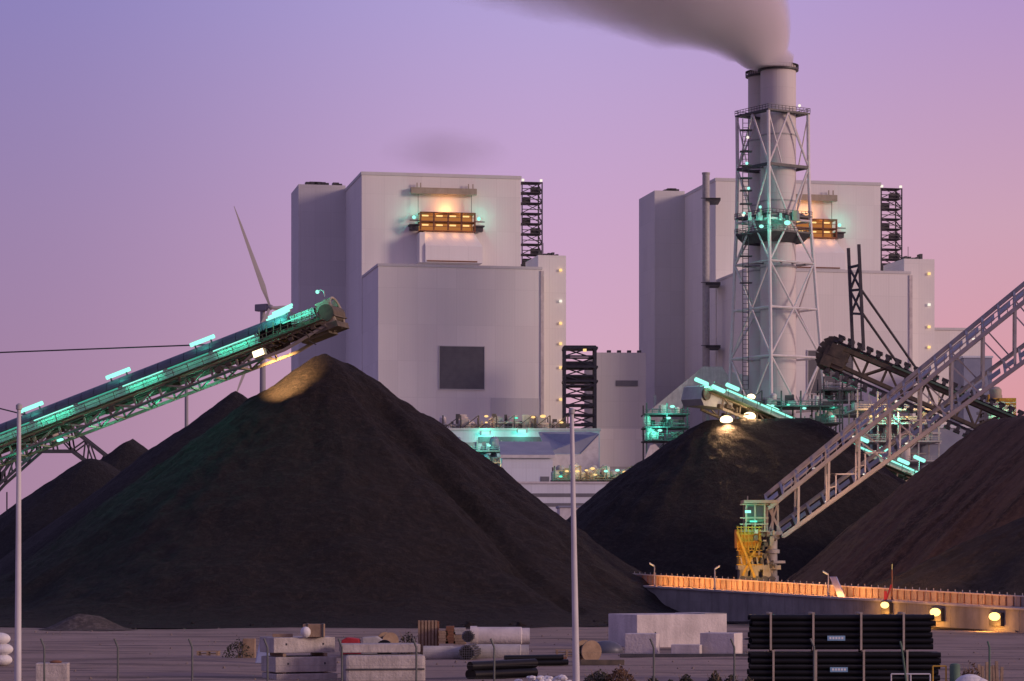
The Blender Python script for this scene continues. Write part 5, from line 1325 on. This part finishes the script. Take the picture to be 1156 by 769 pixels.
def plume():
    Y = 755; k = Y/F; org = P(870, 73, Y)
    cl = [(869,77,25),(864,52,38),(848,26,54),(820,6,68),(783,-12,77),(733,-28,79),(663,-50,82),(590,-66,84),(500,-84,86),(380,-110,84)]
    q2 = math.sqrt(.5)
    pq = []; pts = []
    for x, y, hw in cl:
        L_, U_ = (870-x)*k, (73-y)*k; pts.append(V(-L_,0,U_)); pq.append(((L_+U_)*q2, (U_-L_)*q2, hw*k))
    m, nt, out = new_mat('plume_volume')
    tc = nt.nodes.new('ShaderNodeTexCoord'); sp = nt.nodes.new('ShaderNodeSeparateXYZ'); nt.links.new(tc.outputs['Object'], sp.inputs[0])
    lx = math_n(nt, 'MULTIPLY', sp.outputs[0], -q2); uz = math_n(nt, 'MULTIPLY', sp.outputs[2], q2)
    pp = math_n(nt, 'ADD', lx, uz); qq = math_n(nt, 'SUBTRACT', uz, lx)
    lo, hi = pq[0][0], pq[-1][0]
    qc = curve_node(nt, pp, [(a,b) for a,b,_ in pq], lo, hi)
    hwq = []
    for i,(a,b,h) in enumerate(pq):
        j0, j1 = max(0,i-1), min(len(pq)-1,i+1); sl = (pq[j1][1]-pq[j0][1])/(pq[j1][0]-pq[j0][0]); hwq.append((a, h*math.sqrt(1+sl*sl)))
    hq = curve_node(nt, pp, hwq, lo, hi); hy = curve_node(nt, pp, [(a,h) for a,b,h in pq], lo, hi)
    nv = nt.nodes.new('ShaderNodeCombineXYZ'); nt.links.new(math_n(nt,'MULTIPLY',pp,.030), nv.inputs[0]); nt.links.new(math_n(nt,'MULTIPLY',math_n(nt,'SUBTRACT',qq,qc),.085), nv.inputs[1]); nt.links.new(math_n(nt,'MULTIPLY',sp.outputs[1],.085), nv.inputs[2])
    n1 = noise_tex(nt, nv.outputs[0], 1.0, 5, .55)
    dq = math_n(nt,'DIVIDE', math_n(nt,'SUBTRACT',qq,qc), hq); dy = math_n(nt,'DIVIDE', sp.outputs[1], hy)
    r = math_n(nt,'SQRT', math_n(nt,'ADD', math_n(nt,'MULTIPLY',dq,dq), math_n(nt,'MULTIPLY',dy,dy)))
    amp_ = curve_node(nt, pp, [(lo,.06),(lo+(hi-lo)*.15,.35),(lo+(hi-lo)*.5,1.2),(hi,1.9)], lo, hi)
    r = math_n(nt,'ADD', r, math_n(nt,'MULTIPLY', math_n(nt,'SUBTRACT', n1, .5), amp_))
    soft = curve_node(nt, pp, [(lo,4.0),(lo+(hi-lo)*.25,2.2),(hi,1.4)], lo, hi)
    e = math_n(nt,'MULTIPLY', math_n(nt,'SUBTRACT', 1.0, r), soft, True)
    tau = curve_node(nt, pp, [(lo,5.5),(lo+(hi-lo)*.2,5.2),(lo+(hi-lo)*.45,3.8),(lo+(hi-lo)*.75,2.6),(hi,1.6)], lo, hi)
    d = math_n(nt,'MULTIPLY', e, math_n(nt,'DIVIDE', tau, hy))
    v = nt.nodes.new('ShaderNodeVolumePrincipled'); v.inputs['Color'].default_value = (.975,.925,.94,1); v.inputs['Anisotropy'].default_value = .2
    nt.links.new(d, v.inputs['Density']); nt.links.new(v.outputs[0], out.inputs[1])
    mb = MB(); n = 20
    # dense resampling of the axis
    ax = []
    for i in range(len(pts)-1):
        for s in range(3): t = s/3; ax.append((pts[i].lerp(pts[i+1],t), pq[i][2]*(1-t)+pq[i+1][2]*t))
    ax.append((pts[-1], pq[-1][2]))
    for i,(c,h) in enumerate(ax):
        d_ = (ax[min(i+1,len(ax)-1)][0]-ax[max(i-1,0)][0]).normalized()
        if i == 0: d_ = V(0,0,1)
        nr = V(d_.z,0,-d_.x); hh = h*(1.02 if i < 2 else 1.12)
        mb.v += [c+nr*(hh*math.cos(2*math.pi*j/n))+V(0,hh*math.sin(2*math.pi*j/n),0) for j in range(n)]
    for i in range(len(ax)-1):
        for j in range(n): mb.f.append((i*n+j, i*n+(j+1)%n, (i+1)*n+(j+1)%n, (i+1)*n+j))
    mb.f += [tuple(range(n-1,-1,-1)), tuple(len(mb.v)-n+j for j in range(n))]
    me = bpy.data.meshes.new('smoke'); me.from_pydata(mb.v, [], mb.f); me.materials.append(m)
    bm = bmesh.new(); bm.from_mesh(me); bmesh.ops.recalc_face_normals(bm, faces=bm.faces); bm.to_mesh(me); bm.free()
    o = bpy.data.objects.new('smoke', me); C.objects.link(o); o.location = org
    tag(o, 'broad grey smoke plume bending left from the chimney top', 'smoke', kind='stuff')
plume()
def wisp():
    Y = 850; c = P(500, 202, Y); m, nt, out = new_mat('wisp_volume')
    tc = nt.nodes.new('ShaderNodeTexCoord'); ln = nt.nodes.new('ShaderNodeVectorMath'); ln.operation = 'LENGTH'; nt.links.new(tc.outputs['Generated'], ln.inputs[0])
    mp = mapping(nt, tc.outputs['Generated'], (2,2,2)); mp.node.inputs['Location'].default_value = (-1,-1,-1)
    nt.links.new(mp, ln.inputs[0])
    n1 = noise_tex(nt, tc.outputs['Generated'], 3, 4)
    r = math_n(nt,'ADD', ln.outputs['Value'], math_n(nt,'MULTIPLY', math_n(nt,'SUBTRACT', n1, .5), 1.2))
    d = math_n(nt,'MULTIPLY', math_n(nt,'MULTIPLY', math_n(nt,'SUBTRACT',1.0,r), 1.5, True), .05)
    v = nt.nodes.new('ShaderNodeVolumePrincipled'); v.inputs['Color'].default_value = (.6,.55,.6,1); nt.links.new(d, v.inputs['Density']); nt.links.new(v.outputs[0], out.inputs[1])
    o = MB().ball(V(0,0,0), 1, 14, (22,6,8.5)).build('smoke', m, None); o.location = c
    tag(o, 'thin dark wisp of smoke above the left boiler house roof', 'smoke', kind='stuff')
wisp()

# ------------------------------------------------------------------ dusk sky, afterglow, camera
def lin(c): return tuple(((x/255+.055)/1.055)**2.4 if x > 10 else x/255/12.92 for x in c)
w = bpy.data.worlds.new('World'); bpy.context.scene.world = w; w.use_nodes = True
nt = w.node_tree; nt.nodes.clear()
tc = nt.nodes.new('ShaderNodeTexCoord'); nrm = nt.nodes.new('ShaderNodeVectorMath'); nrm.operation = 'NORMALIZE'; nt.links.new(tc.outputs['Generated'], nrm.inputs[0])
sp = nt.nodes.new('ShaderNodeSeparateXYZ'); nt.links.new(nrm.outputs[0], sp.inputs[0])
def sky_ramp(stops):
    r = nt.nodes.new('ShaderNodeValToRGB'); nt.links.new(math_n(nt,'MAXIMUM',sp.outputs[2],0), r.inputs[0])
    el = r.color_ramp.elements
    while len(el) < len(stops): el.new(.5)
    for e, (p_, c_) in zip(el, stops): e.position = p_; e.color = (*lin(c_), 1)
    return r.outputs[0]
SKY_L = [(0,(169,133,159)),(.06,(164,130,161)),(.125,(155,131,172)),(.205,(140,129,186)),(.5,(132,126,178)),(1,(112,112,160))]
SKY_C = [(0,(222,165,190)),(.06,(214,168,189)),(.125,(203,164,200)),(.205,(180,162,214)),(.5,(150,142,192)),(1,(112,112,160))]
SKY_R = [(0,(224,155,158)),(.06,(219,155,163)),(.125,(205,162,183)),(.205,(180,150,200)),(.5,(155,140,188)),(1,(112,112,160))]
SKY_S = [(0,(255,170,130)),(.1,(255,180,160)),(.25,(225,175,190)),(.5,(160,145,195)),(1,(95,100,165))]
def mr(fac, a, b):
    n = nt.nodes.new('ShaderNodeMapRange'); n.interpolation_type = 'SMOOTHSTEP'; n.inputs[1].default_value = a; n.inputs[2].default_value = b; nt.links.new(fac, n.inputs[0]); return n.outputs[0]
az = sp.outputs[0]
c = mix_rgb(nt, mr(az,-.21,.03), sky_ramp(SKY_L), sky_ramp(SKY_C))
c = mix_rgb(nt, mr(az,.0,.2), c, sky_ramp(SKY_R))
c = mix_rgb(nt, mr(az,.25,.9), c, sky_ramp(SKY_S))
gnd = nt.nodes.new('ShaderNodeMath'); gnd.operation = 'LESS_THAN'; gnd.inputs[1].default_value = -.002; nt.links.new(sp.outputs[2], gnd.inputs[0])
c = mix_rgb(nt, gnd.outputs[0], c, (.08,.06,.065))
bg = nt.nodes.new('ShaderNodeBackground'); bg.inputs[1].default_value = 1.0; nt.links.new(c, bg.inputs[0])
wo = nt.nodes.new('ShaderNodeOutputWorld'); nt.links.new(bg.outputs[0], wo.inputs[0])

sl = bpy.data.lights.new('afterglow_sun', 'SUN'); sl.energy = 2.0; sl.color = (1.0,.72,.60); sl.angle = math.radians(14)
so = bpy.data.objects.new('afterglow_sun', sl); C.objects.link(so)
so.rotation_euler = V(.88,-.40,.21).to_track_quat('Z','Y').to_euler()

cam = bpy.data.cameras.new('camera'); co = bpy.data.objects.new('camera', cam); C.objects.link(co)
co.location = (0,0,CH); co.rotation_euler = (math.pi/2,0,0)
cam.sensor_width = 36; cam.lens = F/1156*36; cam.shift_y = (HY-384.5)/1156; cam.shift_x = 0
cam.clip_start = .5; cam.clip_end = 40000
sc = bpy.context.scene; sc.camera = co
sc.view_settings.view_transform = 'Standard'; sc.view_settings.look = 'None'; sc.view_settings.exposure = 0; sc.view_settings.gamma = 1
sc.cycles.use_denoising = True
sc.cycles.max_bounces = 6; sc.cycles.volume_bounces = 4; sc.cycles.sample_clamp_indirect = 4
sc.cycles.volume_step_rate = .5
